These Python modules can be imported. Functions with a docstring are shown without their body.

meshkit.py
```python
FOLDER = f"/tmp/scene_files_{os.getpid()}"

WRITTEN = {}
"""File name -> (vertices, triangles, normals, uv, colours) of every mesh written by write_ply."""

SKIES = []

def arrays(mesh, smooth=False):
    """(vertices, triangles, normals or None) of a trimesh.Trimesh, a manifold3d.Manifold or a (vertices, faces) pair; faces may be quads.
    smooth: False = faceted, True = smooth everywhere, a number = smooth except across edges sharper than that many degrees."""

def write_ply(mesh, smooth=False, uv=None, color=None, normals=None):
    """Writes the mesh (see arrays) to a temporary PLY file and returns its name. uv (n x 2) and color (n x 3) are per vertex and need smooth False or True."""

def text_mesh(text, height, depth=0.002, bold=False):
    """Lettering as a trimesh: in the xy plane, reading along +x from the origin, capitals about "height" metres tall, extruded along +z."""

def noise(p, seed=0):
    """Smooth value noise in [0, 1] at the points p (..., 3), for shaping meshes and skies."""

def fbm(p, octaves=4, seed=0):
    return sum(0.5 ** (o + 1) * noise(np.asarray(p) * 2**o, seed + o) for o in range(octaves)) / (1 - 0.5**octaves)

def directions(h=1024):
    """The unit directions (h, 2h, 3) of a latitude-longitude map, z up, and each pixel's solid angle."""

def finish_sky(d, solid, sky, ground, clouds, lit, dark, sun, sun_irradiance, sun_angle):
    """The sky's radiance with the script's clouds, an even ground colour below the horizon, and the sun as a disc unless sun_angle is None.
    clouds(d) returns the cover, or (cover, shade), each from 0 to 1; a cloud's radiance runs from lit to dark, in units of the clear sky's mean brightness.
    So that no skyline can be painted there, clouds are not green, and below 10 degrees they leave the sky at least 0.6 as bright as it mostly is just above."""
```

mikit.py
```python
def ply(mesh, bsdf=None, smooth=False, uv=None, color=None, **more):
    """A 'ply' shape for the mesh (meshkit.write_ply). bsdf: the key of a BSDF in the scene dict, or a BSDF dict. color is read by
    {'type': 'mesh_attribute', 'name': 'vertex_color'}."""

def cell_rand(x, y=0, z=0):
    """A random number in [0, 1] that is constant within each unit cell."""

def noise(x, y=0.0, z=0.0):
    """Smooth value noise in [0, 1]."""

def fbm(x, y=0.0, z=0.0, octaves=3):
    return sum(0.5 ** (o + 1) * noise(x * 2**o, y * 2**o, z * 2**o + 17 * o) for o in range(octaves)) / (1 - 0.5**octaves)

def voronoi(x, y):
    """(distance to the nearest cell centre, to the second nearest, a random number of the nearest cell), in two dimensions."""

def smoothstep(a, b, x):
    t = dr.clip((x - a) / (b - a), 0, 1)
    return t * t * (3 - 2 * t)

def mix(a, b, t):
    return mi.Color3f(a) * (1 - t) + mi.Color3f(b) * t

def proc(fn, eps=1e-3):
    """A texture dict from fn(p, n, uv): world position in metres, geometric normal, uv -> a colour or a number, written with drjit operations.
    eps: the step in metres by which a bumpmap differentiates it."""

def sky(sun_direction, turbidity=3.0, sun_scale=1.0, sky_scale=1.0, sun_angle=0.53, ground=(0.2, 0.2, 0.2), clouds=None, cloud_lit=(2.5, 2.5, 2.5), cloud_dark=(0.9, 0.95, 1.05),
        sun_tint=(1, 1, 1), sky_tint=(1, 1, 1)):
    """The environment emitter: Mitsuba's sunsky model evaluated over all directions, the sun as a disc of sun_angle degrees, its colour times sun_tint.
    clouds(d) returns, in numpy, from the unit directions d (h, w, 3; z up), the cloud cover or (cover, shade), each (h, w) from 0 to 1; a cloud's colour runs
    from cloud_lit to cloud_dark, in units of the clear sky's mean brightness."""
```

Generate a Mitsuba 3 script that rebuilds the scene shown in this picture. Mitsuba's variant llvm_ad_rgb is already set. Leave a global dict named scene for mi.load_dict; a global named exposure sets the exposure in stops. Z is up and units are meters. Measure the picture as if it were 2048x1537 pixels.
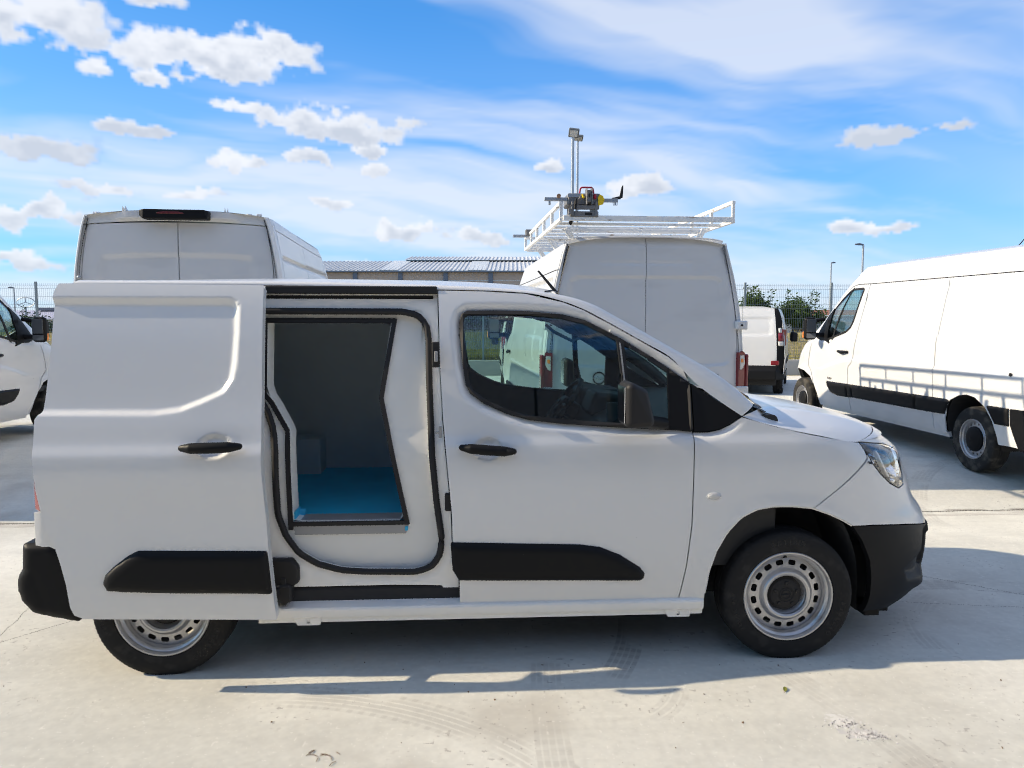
import math, random
import numpy as np
import trimesh, shapely, manifold3d as m3, mapbox_earcut
from shapely.geometry import Polygon, LineString, Point, box as sbox
from shapely import affinity
from scipy.interpolate import PchipInterpolator as PC
import drjit as dr
import mitsuba as mi
import mikit, meshkit
from mikit import proc, noise, fbm, voronoi, smoothstep, mix

T = mi.ScalarTransform4f
scene, labels = {}, {}
exposure = 2.24
# ------------------------------------------------------------------ camera and light
CAM_H, PITCH = 1.6548, 4.77
_c, _s = math.cos(math.radians(PITCH)), math.sin(math.radians(PITCH))
scene['camera'] = dict(type='perspective', fov=2 * math.degrees(math.atan(1024 / 1540.0)), fov_axis='x', near_clip=0.05, far_clip=3000.0,
                       to_world=T().look_at(origin=[0, 0, CAM_H], target=[0, _c, CAM_H - _s], up=[0, 0, 1]))
SUN = (-1.72, -0.053, 1.0)


def clouds(d):
    """low cumulus heaps drifting under streaked high cirrus"""
    x, y, z = d[..., 0], d[..., 1], np.maximum(d[..., 2], 1e-3)
    az = np.degrees(np.arctan2(x, y)); el = np.degrees(np.arcsin(np.clip(z, 0, 1)))
    k = 1 / (z + 0.16)
    px, py = x * k - .62, y * k
    Z = np.zeros_like(px)
    N = lambda a, b, c, o, s: meshkit.fbm(np.stack([a, b, Z + c], -1), o, s)
    warp = N(px * 1.1, py * 1.1, 0, 4, 11) - 0.5
    u, v = px * 0.93 + py * 0.37, -px * 0.37 + py * 0.93
    streak = N(u * 0.62 + warp * 0.9, v * 2.5 + warp * 1.9, 3, 6, 5)
    broad = N(px * 0.62 + 1.1, py * 0.85 + .7, 9, 3, 21)
    fine = N(u * 2.6 + warp * 2, v * 9 + warp * 6, 5, 4, 8)
    ci = np.clip((streak * 0.60 + broad * 0.50 + fine * 0.24 - 0.545) / 0.30, 0, 1) ** 1.2 * 0.66
    low = np.clip((21 - el) / 21, 0, 1)
    veil = (0.04 + 0.50 * low ** 1.25) * (0.35 + 1.1 * N(u * .9 + warp, v * 1.6 + warp, 14, 4, 17))
    cover = 1 - (1 - ci) * (1 - np.clip(veil, 0, .7))
    # cumulus: each heap has a bearing, a height and a size (degrees); noise folds its outline into lobes
    wa = (N(az * .20, el * .26, 1, 3, 31) - .5) * 4.4 + (N(az * .62, el * .8, 2, 3, 33) - .5) * 2.0 + (N(az * 1.7, el * 2.1, 3, 3, 35) - .5) * 0.9
    we = (N(az * .20 + 7, el * .26, 4, 3, 41) - .5) * 1.9 + (N(az * .62 + 7, el * .8, 5, 3, 43) - .5) * 1.6 + (N(az * 1.7 + 7, el * 2.1, 6, 3, 45) - .5) * 0.95
    A, E_ = az + wa, el + we
    tex = N(az * 0.8, el * 1.3, 8, 5, 51)
    heap, base = np.zeros_like(az), np.zeros_like(az)
    rng = np.random.RandomState(4)
    seeds = [(-21.0, 16.9, 6.2, 1.9, 0), (-17.4, 17.6, 3.2, 1.7, 0), (-13.6, 13.4, 6.4, 1.6, .12), (-31.0, 17.6, 5.4, 2.4, .12), (-23.8, 20.3, 2.0, 1.3, 0), (-27.8, 15.4, 1.3, .7, 0), (-24.2, 15.4, 1.5, .7, 0), (-20.1, 16.0, 1.8, .7, 0),
             (-19.0, 14.0, 1.7, .7, 0), (-19.4, 10.4, 2.2, .9, 0), (-14.6, 11.1, 2.2, .6, .1), (-10.1, 11.9, 1.4, .6, 0), (-9.9, 10.6, 1.3, .6, 0), (-12.9, 8.3, 1.9, .7, 0), (-7.5, 6.4, 3.4, .9, 0), (-2.4, 5.8, 2.4, .8, 0), (9.0, 9.3, 3.2, 1.1, .1), (2.8, 11.1, 1.3, .7, .1),
             (24.4, 11.8, 3.2, .7, .75), (28.8, 12.2, 1.7, .45, .85), (24.5, 6.2, 3.0, .55, 0), (-32, 6.4, 4.4, .9, .1), (-30.6, 10.7, 3.8, 1.2, .6), (-32.5, 3.6, 4, .8, .1), (-22, 8.4, 2.2, .55, .1), (-27.5, 8.3, 3.0, .7, .2), (-16.8, 5.4, 2.0, .5, .1), (-25.5, 12.2, 2.4, .6, .3), (-11.2, 4.2, 1.6, .45, 0)]
    for i in range(60):
        a = rng.uniform(-180, 180)
        if abs(a) > 40:
            seeds.append((a, rng.uniform(4, 34), rng.uniform(1.5, 7), rng.uniform(.7, 2.6), rng.uniform(0, .4)))
    for a0, e0, w, h, g in seeds:
        s = min(1.0, .22 + w / 7.5)
        da = ((az - a0 + 180) % 360 - 180) + wa * s
        up = (el - e0 + we * s) / h
        r = np.sqrt((da / w) ** 2 + np.where(up > 0, up, up * 1.55) ** 2)
        m = 1.06 - r + (tex - .5) * .9
        c = np.clip(m / .34, 0, 1)
        lit = np.clip(.48 - .66 * up + .20 * da / w + 1.9 * (tex - .5), 0, 1)
        sh = np.clip(g + lit * (.25 + .75 * np.clip(m / .8, 0, 1)), 0, 1)
        base = np.where(c > heap, sh, base)
        heap = np.maximum(heap, c)
    heap = heap * heap * (3 - 2 * heap)
    tot = np.maximum(cover, heap * 0.94)
    shade = base * heap * .85 + .10 * (1 - heap)
    return tot, shade


scene['sky'] = mikit.sky(SUN, turbidity=3.0, clouds=clouds, sky_scale=0.80, cloud_lit=(2.55, 2.6, 2.7), cloud_dark=(1.55, 1.68, 1.92), sky_tint=(0.30, 1.02, 1.70), ground=(0.36, 0.34, 0.30), sun_tint=(1.0, 1.07, 1.17))


# ------------------------------------------------------------------ materials
def pr(color, rough=0.5, **k):
    c = {'type': 'rgb', 'value': list(color)} if isinstance(color, (tuple, list)) else color
    return {'type': 'twosided', 'bsdf': dict(type='principled', base_color=c, roughness=rough, **k)}


def mat(name, d):
    scene['m_' + name] = d
    return 'm_' + name


def lacquer(c, a):
    return {'type': 'twosided', 'bsdf': {'type': 'roughplastic', 'distribution': 'ggx', 'alpha': a, 'int_ior': 1.62, 'nonlinear': False, 'diffuse_reflectance': c if isinstance(c, dict) else {'type': 'rgb', 'value': list(c)}}}


PAINT = mat('paint', lacquer((.68, .68, .672), .035))
PAINTB = mat('paint_old', lacquer(proc(lambda p, n, uv: mi.Color3f(.66, .665, .67) * (1 - .07 * smoothstep(.52, .8, fbm(p.x * 2.1, p.y * 2.1, p.z * 5, 4)))), .06))
JAMB = mat('jamb_paint', pr((.72, .71, .68), .4, specular=.5, clearcoat=.4, clearcoat_gloss=.8))
PLAST = mat('plastic', pr(proc(lambda p, n, uv: mi.Color3f(.006, .0064, .0075) * (.85 + .3 * noise(p.x * 420, p.y * 420, p.z * 420))), .5, specular=.16))
MIRP = mat('mirror_plastic', pr((.014, .0135, .0145), .55, specular=.28))
RUB = mat('rubber', pr((.013, .013, .014), .62, specular=.35))
TYRE = mat('tyre', pr(proc(lambda p, n, uv: mix((.011, .011, .0115), (.022, .021, .020), smoothstep(.5, .78, fbm(p.x * 22, p.y * 22, p.z * 22, 4)))), .78, specular=.3))
TYRE2 = mat('tyre_dusty', pr(proc(lambda p, n, uv: mix((.022, .022, .022), (.085, .077, .064), smoothstep(.42, .7, fbm(p.x * 12, p.y * 12, p.z * 12, 4)))), .85, specular=.25))
SILV = mat('silver', pr(proc(lambda p, n, uv: mix((.47, .47, .48), (.34, .33, .32), smoothstep(.55, .8, fbm(p.x * 16, p.y * 16, p.z * 16, 4)))), .34, metallic=.75, specular=.5))
CHROME = mat('chrome', {'type': 'roughconductor', 'material': 'Al', 'alpha': .06})
GALV = mat('galvanised', pr(proc(lambda p, n, uv: mix((.40, .43, .46), (.30, .33, .37), noise(p.x * 14, p.y * 14, p.z * 9))), .42, metallic=.6))
GLASS = mat('window_glass', {'type': 'thindielectric', 'int_ior': 1.5, 'specular_transmittance': {'type': 'rgb', 'value': [.60, .78, .755]}})
LENS = mat('clear_lens', {'type': 'thindielectric', 'int_ior': 1.55, 'specular_transmittance': {'type': 'rgb', 'value': [.93, .95, .96]}})
DARK = mat('cab_trim', pr((.022, .023, .025), .6, specular=.4))
LINING = mat('roof_lining', pr((.10, .105, .105), .9))
VOID = mat('underbody', pr((.030, .030, .031), .9, specular=.25))
INSUL = mat('insulation_panel', pr(proc(lambda p, n, uv: mi.Color3f(.70, .695, .66) * (1 - .05 * fbm(p.x * 6, p.y * 6, p.z * 6, 3))), .45, specular=.4))
INWALL = mat('box_wall', pr((.46, .51, .52), .55, specular=.3))
BLUEF = mat('blue_floor', pr(proc(lambda p, n, uv: mix((.008, .34, .55), (.012, .40, .62), fbm(p.x * 9, p.y * 9, 0, 3))), .38, specular=.5))
BLUET = mat('blue_tape', pr((.03, .38, .62), .5))
GREYM = mat('grey_metal', pr((.27, .275, .28), .45, metallic=.3))
REDL = mat('red_lens', pr((.15, .004, .008), .12, specular=.6, clearcoat=1.0, clearcoat_gloss=.98))
ORNG = mat('amber_lens', pr((.75, .22, .03), .12, specular=.6, clearcoat=1.0, clearcoat_gloss=.98))
CLRL = mat('ribbed_lens', pr((.50, .49, .47), .14, specular=.7, clearcoat=1.0, clearcoat_gloss=.98))
YEL = mat('yellow_plastic', pr((.72, .50, .01), .4))
REDP = mat('red_plastic', pr((.32, .012, .03), .4))
WORNM = mat('worn_steel', pr(proc(lambda p, n, uv: mix((.24, .24, .25), (.13, .125, .115), fbm(p.x * 23, p.y * 23, p.z * 23, 4))), .5, metallic=.45))
RACKW = mat('rack_white', pr(proc(lambda p, n, uv: mix((.74, .74, .72), (.36, .30, .24), smoothstep(.66, .78, fbm(p.x * 9, p.y * 9, p.z * 22, 4)))), .5))
FENCE = mat('fence_paint', pr((.20, .235, .25), .5))
SCREEN = mat('glossy_panel', pr((.08, .09, .1), .06, specular=.9, clearcoat=1.0, clearcoat_gloss=.99))


# ------------------------------------------------------------------ mesh tools
def tm(v, f):
    return trimesh.Trimesh(np.asarray(v, float), np.asarray(f, int), process=False)


def cat(*ms):
    ms = [m for m in ms if m is not None]
    return trimesh.util.concatenate(ms) if len(ms) > 1 else ms[0]


def earcut(poly):
    vs, fs, o = [], [], 0
    for g in getattr(poly, 'geoms', [poly]):
        if g.is_empty or g.geom_type != 'Polygon' or g.area < 1e-9:
            continue
        rings = [np.array(g.exterior.coords)[:-1, :2]] + [np.array(r.coords)[:-1, :2] for r in g.interiors]
        v = np.vstack(rings); e = np.cumsum([len(r) for r in rings]).astype(np.uint32)
        t = np.array(mapbox_earcut.triangulate_float64(v, e), int).reshape(-1, 3)
        vs.append(v); fs.append(t + o); o += len(v)
    return (np.vstack(vs), np.vstack(fs)) if vs else (np.zeros((0, 2)), np.zeros((0, 3), int))


def grid(poly, rx, ry):
    """the polygon cut into cells: (points, triangles)"""
    x0, y0, x1, y1 = poly.bounds
    xs = np.arange(math.floor(x0 / rx) * rx, x1 + rx, rx); ys = np.arange(math.floor(y0 / ry) * ry, y1 + ry, ry)
    X, Y = np.meshgrid(xs[:-1], ys[:-1]); X, Y = X.ravel(), Y.ravel()
    cells = shapely.box(X, Y, X + rx, Y + ry)
    shapely.prepare(poly)
    full = shapely.covers(poly, cells); part = shapely.intersects(poly, cells) & ~full
    V, F, o = [], [], 0
    i = np.nonzero(full)[0]
    q = np.stack([np.c_[X[i], Y[i]], np.c_[X[i] + rx, Y[i]], np.c_[X[i] + rx, Y[i] + ry], np.c_[X[i], Y[i] + ry]], 1).reshape(-1, 2)
    n = len(i); b = np.arange(n)[:, None] * 4
    V.append(q); F.append(np.vstack([b + [0, 1, 2], b + [0, 2, 3]])); o = 4 * n
    for c in shapely.intersection(poly, cells[part]):
        v, f = earcut(c)
        if len(v):
            V.append(v); F.append(f + o); o += len(v)
    V, F = np.vstack(V), np.vstack(F)
    _, first, invs = np.unique(np.round(V, 6), axis=0, return_index=True, return_inverse=True)
    V, F = V[first], invs.ravel()[F]
    F = F[(F[:, 0] != F[:, 1]) & (F[:, 1] != F[:, 2]) & (F[:, 0] != F[:, 2])]
    a = (V[F[:, 1], 0] - V[F[:, 0], 0]) * (V[F[:, 2], 1] - V[F[:, 0], 1]) - (V[F[:, 1], 1] - V[F[:, 0], 1]) * (V[F[:, 2], 0] - V[F[:, 0], 0])
    F[a < 0] = F[a < 0][:, ::-1]
    return V, F[np.abs(a) > 1e-12]


def edges_open(F):
    e = np.vstack([F[:, [0, 1]], F[:, [1, 2]], F[:, [2, 0]]])
    s = np.sort(e, 1)
    _, idx, cnt = np.unique(s, axis=0, return_index=True, return_counts=True)
    return e[idx[cnt == 1]]


def normals(v, f):
    n = np.zeros_like(v); fn = np.cross(v[f[:, 1]] - v[f[:, 0]], v[f[:, 2]] - v[f[:, 0]])
    for k in range(3):
        np.add.at(n, f[:, k], fn)
    return n / np.maximum(np.linalg.norm(n, axis=1, keepdims=True), 1e-12)


OUT = [(0, -1, 0)]     # which way is outwards for sheets that do not say


def outw(fn, v):
    fn.out = v
    return fn


def skin(poly, fn, res=(.04, .04), disp=None, rim=.012):
    """a sheet over the polygon in (s, z), laid on fn(s, z, out) and turned in by rim at its edges. disp(points) moves it outwards."""
    V, F = grid(poly, *res)
    s, z = V[:, 0], V[:, 1]
    P3 = fn(s, z)
    n = normals(P3, F)
    if (n @ np.array(getattr(fn, 'out', OUT[0]), float)).sum() < 0:
        F = F[:, ::-1]; n = -n
    if disp is not None:
        P3 = P3 + n * disp(V)[:, None]
        n = normals(P3, F)
    if rim:
        e = edges_open(F)
        a, b = P3[e[:, 0]], P3[e[:, 1]]
        c, d = b - n[e[:, 1]] * rim, a - n[e[:, 0]] * rim
        k = len(P3); m = len(e)
        # shared rim vertices along the outline keep its shading smooth
        ids, inv = np.unique(e.ravel(), return_inverse=True)
        ra, rb = inv.reshape(-1, 2)[:, 0], inv.reshape(-1, 2)[:, 1]
        top, bot = P3[ids], P3[ids] - n[ids] * rim
        L = len(ids)
        RF = np.vstack([np.c_[rb + k, ra + k, ra + k + L], np.c_[rb + k, ra + k + L, rb + k + L]])
        P3 = np.vstack([P3, top, bot]); F = np.vstack([F, RF])
    return tm(P3, F)


def dist(poly_line, V):
    return shapely.distance(poly_line, shapely.points(V[:, 0], V[:, 1]))


def sstep(a, b, x):
    t = np.clip((x - a) / (b - a), 0, 1)
    return t * t * (3 - 2 * t)


def pad(poly, fn, h, bev, res, rim=.01, flat=True):
    """a raised moulding with rounded shoulders"""
    line = poly.boundary
    def disp(V):
        d = np.clip(dist(line, V) / bev, 0, 1)
        return h * np.sqrt(np.clip(1 - (1 - d) ** 2, 0, 1))
    return skin(poly, fn, (res, res), disp, rim)


def smooth_ring(pts, r):
    p = Polygon(pts)
    return p.buffer(-r).buffer(2 * r).buffer(-r)


def tube(path, r, sides=8, closed=False):
    p = np.asarray(path, float)
    t = np.roll(p, -1, 0) - np.roll(p, 1, 0)
    if not closed:
        t[0], t[-1] = p[1] - p[0], p[-1] - p[-2]
    t /= np.linalg.norm(t, axis=1, keepdims=True) + 1e-12
    ref = np.array([0, 0, 1.0]) if np.abs(t[:, 2]).mean() < .8 else np.array([1.0, 0, 0])
    a = np.cross(t, ref); a /= np.linalg.norm(a, axis=1, keepdims=True) + 1e-9
    b = np.cross(t, a)
    w = np.arange(sides) * 2 * np.pi / sides
    rr = np.broadcast_to(r, (len(p),))[:, None, None]
    v = p[:, None] + rr * (np.cos(w)[None, :, None] * a[:, None] + np.sin(w)[None, :, None] * b[:, None])
    n = len(p); F = []
    for i in range(n if closed else n - 1):
        j = (i + 1) % n
        for k in range(sides):
            l = (k + 1) % sides
            F += [[i * sides + k, j * sides + k, j * sides + l], [i * sides + k, j * sides + l, i * sides + l]]
    v = v.reshape(-1, 3)
    if not closed:
        o = len(v); v = np.vstack([v, p[:1], p[-1:]])
        F += [[o, (k + 1) % sides, k] for k in range(sides)] + [[o + 1, (n - 1) * sides + k, (n - 1) * sides + (k + 1) % sides] for k in range(sides)]
    return tm(v, F)


def resample(pts, step, closed=False):
    l = LineString(list(pts) + ([pts[0]] if closed else []))
    n = max(2, int(l.length / step))
    q = [l.interpolate(i / n, normalized=True).coords[0] for i in range(n if closed else n + 1)]
    return np.array(q)


def rbox(x0, x1, y0, y1, z0, z1, c=.004):
    """a box with chamfered edges"""
    P = []
    c = min(c, (x1 - x0) / 2.2, (y1 - y0) / 2.2, (z1 - z0) / 2.2)
    for sx, a in ((1, x0), (-1, x1)):
        for sy, b in ((1, y0), (-1, y1)):
            for sz, d in ((1, z0), (-1, z1)):
                P += [[a, b + sy * c, d + sz * c], [a + sx * c, b, d + sz * c], [a + sx * c, b + sy * c, d]]
    h = trimesh.convex.convex_hull(np.array(P))
    return h


def hull_balls(balls, seg=20):
    """rounded solid around balls (x, y, z, r)"""
    return from_m(m3.Manifold.batch_hull([m3.Manifold.sphere(r, seg).translate([x, y, z]) for x, y, z, r in balls]))


def from_m(m):
    q = m.to_mesh()
    return tm(q.vert_properties[:, :3], q.tri_verts)


def to_m(t):
    return m3.Manifold(m3.Mesh(np.asarray(t.vertices, np.float32), np.asarray(t.faces, np.uint32)))


def extrude(poly, h):
    """along +z from 0"""
    g = [trimesh.creation.extrude_polygon(q, h, engine='earcut') for q in getattr(poly, 'geoms', [poly])]
    return cat(*g)


def lathe(profile, seg=96, axis='y'):
    """profile of (radius, along axis)"""
    p = np.asarray(profile, float); n = len(p)
    w = np.arange(seg) * 2 * np.pi / seg
    v = np.stack([p[None, :, 0] * np.cos(w)[:, None], np.broadcast_to(p[None, :, 1], (seg, n)), p[None, :, 0] * np.sin(w)[:, None]], -1).reshape(-1, 3)
    i, j = np.meshgrid(np.arange(seg), np.arange(n - 1), indexing='ij')
    a, b = i * n + j, ((i + 1) % seg) * n + j
    F = np.vstack([np.stack([a, b, b + 1], -1).reshape(-1, 3), np.stack([a, b + 1, a + 1], -1).reshape(-1, 3)])
    return tm(v, F)


def rot(m, deg, axis, about=(0, 0, 0)):
    m = m.copy(); m.apply_transform(trimesh.transformations.rotation_matrix(math.radians(deg), axis, about)); return m


def mv(m, *d):
    m = m.copy(); m.apply_translation(d); return m


def flipy(m, about):
    v = np.array(m.vertices); v[:, 1] = 2 * about - v[:, 1]
    return tm(v, np.array(m.faces)[:, ::-1])


def loft(A):
    """sheet through rows of points A[i][j]"""
    A = np.asarray(A, float); n, m = A.shape[:2]
    i, j = np.meshgrid(np.arange(n - 1), np.arange(m - 1), indexing='ij')
    a = i * m + j
    F = np.vstack([np.stack([a, a + m, a + m + 1], -1).reshape(-1, 3), np.stack([a, a + m + 1, a + 1], -1).reshape(-1, 3)])
    return tm(A.reshape(-1, 3), F)


def bar(a, b, w, h=None, c=.003, up=(0, 0, 1)):
    """a straight bar of section w x h from a to b"""
    a, b = np.array(a, float), np.array(b, float); L = np.linalg.norm(b - a); h = h or w
    x = (b - a) / L; y = np.cross(up, x)
    y = y / np.linalg.norm(y) if np.linalg.norm(y) > 1e-6 else np.array([0, 1.0, 0])
    z = np.cross(x, y)
    m = rbox(0, L, -w / 2, w / 2, -h / 2, h / 2, c)
    M = np.eye(4); M[:3, 0], M[:3, 1], M[:3, 2], M[:3, 3] = x, y, z, a
    m.apply_transform(M); return m


# ------------------------------------------------------------------ the scene's entries
CUR = {'M': None}


def numbered(key):
    if key not in scene and key not in labels:
        return key
    i = 1
    while f'{key}_{i:03d}' in scene or f'{key}_{i:03d}' in labels:
        i += 1
    return f'{key}_{i:03d}'


def thing(name, label, category, M=None, group=None):
    key = numbered(name)
    labels[key] = {'label': label, 'category': category}
    if group:
        labels[key]['group'] = group
    CUR['M'] = M
    return key


def put(parent, name, mesh, m, smooth=32, label=None, kind=None, M=None):
    key = numbered(f'{parent}__{name}' if parent else name)
    M = M if M is not None else CUR['M']
    d = mesh if isinstance(mesh, dict) else mikit.ply(mesh, m, smooth=smooth)
    if M is not None:
        d = {**d, 'to_world': M}
    scene[key] = d
    if label or kind:
        labels[key] = {**({'label': label} if label else {}), **({'kind': kind} if kind else {})}
    return key


def struct(name, mesh, m, label=None, smooth=False, kind='structure'):
    CUR['M'] = None
    k = put(None, name, mesh, m, smooth, label, kind)
    return k


def copy_parts(src, dst, M, skip=()):
    for key in [k for k in scene if k.startswith(src + '__')]:
        rest = key[len(src):]
        if any(rest.startswith('__' + q) for q in skip):
            continue
        scene[dst + rest] = {**scene[key], 'to_world': M}
        if key in labels:
            labels[dst + rest] = dict(labels[key])
# ------------------------------------------------------------------ the white van with the open sliding door
W2 = .924
YT = PC([.1, .25, .4, .55, .7, .85, .98, 1.06, 1.12, 1.2, 1.35, 1.5, 1.65, 1.78, 1.9], [.07, .045, .016, .003, 0, .002, .008, .018, .04, .055, .085, .12, .16, .205, .27])
XF = PC([.05, .1, .17, .22, .3, .46, .57, .64, .72, .81, .9, .97, 1.02, 1.08, 1.2, 1.3], [3.6, 3.72, 3.84, 3.93, 3.985, 4.0, 3.985, 3.955, 3.90, 3.855, 3.82, 3.79, 3.73, 3.62, 3.3, 3.1])


def superell(n):
    t = np.linspace(0, np.pi / 2, 4001); a = np.sin(t) ** (2 / n); b = 1 - np.cos(t) ** (2 / n)
    l = np.r_[0, np.cumsum(np.hypot(np.diff(a) * .9, np.diff(b) * .92))]
    return a, b, l / l[-1], float(l[-1])


SA, SB, SU, LT = superell(2.5)
S0 = 2.95
SE = S0 + LT


def body(s, z, o=0.0):
    """the near flank, wrapped round the nose up to the middle line"""
    s, z = np.asarray(s, float), np.asarray(z, float)
    t = np.clip((s - S0) / LT, 0, 1); a, b = np.interp(t, SU, SA), np.interp(t, SU, SB)
    y0 = YT(z) + o
    x = np.where(s < S0, s, S0 + (XF(z) - S0 - o) * a)
    y = y0 + (W2 - y0) * b + .05 * np.clip((-.50 - s) / .1, 0, 1.5) ** 2
    return np.stack([x, y, z], -1)


def flat(yp):
    return lambda s, z: np.stack([np.asarray(s, float), yp + 0 * np.asarray(z, float), np.asarray(z, float)], -1)


def off(o):
    return lambda s, z: body(s, z, o)


YAW = math.degrees(.0598)
VAN = T().translate([-1.6217, 3.4363, 0]).rotate([0, 0, 1], YAW)
van = thing('cargo_van', 'white cargo van in the foreground with its side door slid open', 'van', VAN)

D_REAR = [(1.28, 1.797), (1.289, 1.441), (1.304, 1.181), (1.323, .971), (1.342, .756), (1.345, .621), (1.376, .434), (1.377, .312)]
D_FRONT = [(2.425, .288), (2.459, .482), (2.48, .684), (2.486, .942), (2.492, 1.125), (2.485, 1.357)]
RG = [(1.279, 1.798), (1.489, 1.794), (1.702, 1.782), (1.884, 1.741), (1.982, 1.703), (2.104, 1.638), (2.265, 1.547), (2.386, 1.478), (2.452, 1.422), (2.485, 1.357)]
WIN = [(1.381, 1.643), (1.392, 1.681), (1.419, 1.698), (1.554, 1.700), (1.714, 1.696), (1.877, 1.681), (1.985, 1.654), (2.092, 1.600), (2.198, 1.541), (2.304, 1.477), (2.384, 1.423), (2.435, 1.386), (2.485, 1.352),
       (2.493, 1.125), (2.426, 1.133), (2.132, 1.148), (1.865, 1.167), (1.705, 1.187), (1.600, 1.217), (1.496, 1.265), (1.432, 1.313), (1.412, 1.354), (1.396, 1.458), (1.384, 1.591)]
TRI = [(2.488, 1.354), (2.627, 1.262), (2.726, 1.195), (2.673, 1.158), (2.622, 1.135), (2.563, 1.125), (2.494, 1.125)]
ARCH_F = [(2.556, .22), (2.556, .342), (2.570, .453), (2.600, .552), (2.650, .643), (2.716, .716), (2.795, .756), (2.880, .769), (2.968, .768), (3.062, .757), (3.147, .724), (3.206, .693), (3.248, .662), (3.286, .582), (3.324, .478), (3.341, .382), (3.365, .20)]
HEAD = [(3.440, 1.058), (3.425, 1.017), (3.432, .960), (3.485, .897), (3.548, .845), (3.629, .809), (3.710, .816), (3.749, .875), (3.785, .940), (3.795, .985), (3.720, 1.015), (3.648, 1.031)]
win = smooth_ring(WIN, .012)
G2 = .0028


def both(name, mesh, m, smooth=32, label=None, far=True, parent=None):
    """a part of the near side and its mirror image on the far side"""
    k = put(parent or van, name, mesh, m, smooth, label)
    if far:
        put(parent or van, name, flipy(mesh, W2), m, smooth)
    return k


# front doors, glass and pillars
door = Polygon(D_REAR + D_FRONT + RG[::-1][1:-1])
door_in = door.buffer(-G2).difference(win)
hpt = affinity.scale(Point(1.513, 1.056).buffer(1, 32), .066, .052)


def door_disp(V):
    d = dist(win, V)
    r = np.hypot((V[:, 0] - 1.513) / .066, (V[:, 1] - 1.056) / .052)
    crease = .004 * np.exp(-((V[:, 1] - (.985 - .02 * (V[:, 0] - 1.3))) / .035) ** 2)
    return -.024 * (1 - np.clip(d / .034, 0, 1)) - .020 * (1 - sstep(.72, 1.02, r)) + crease * 0


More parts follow.
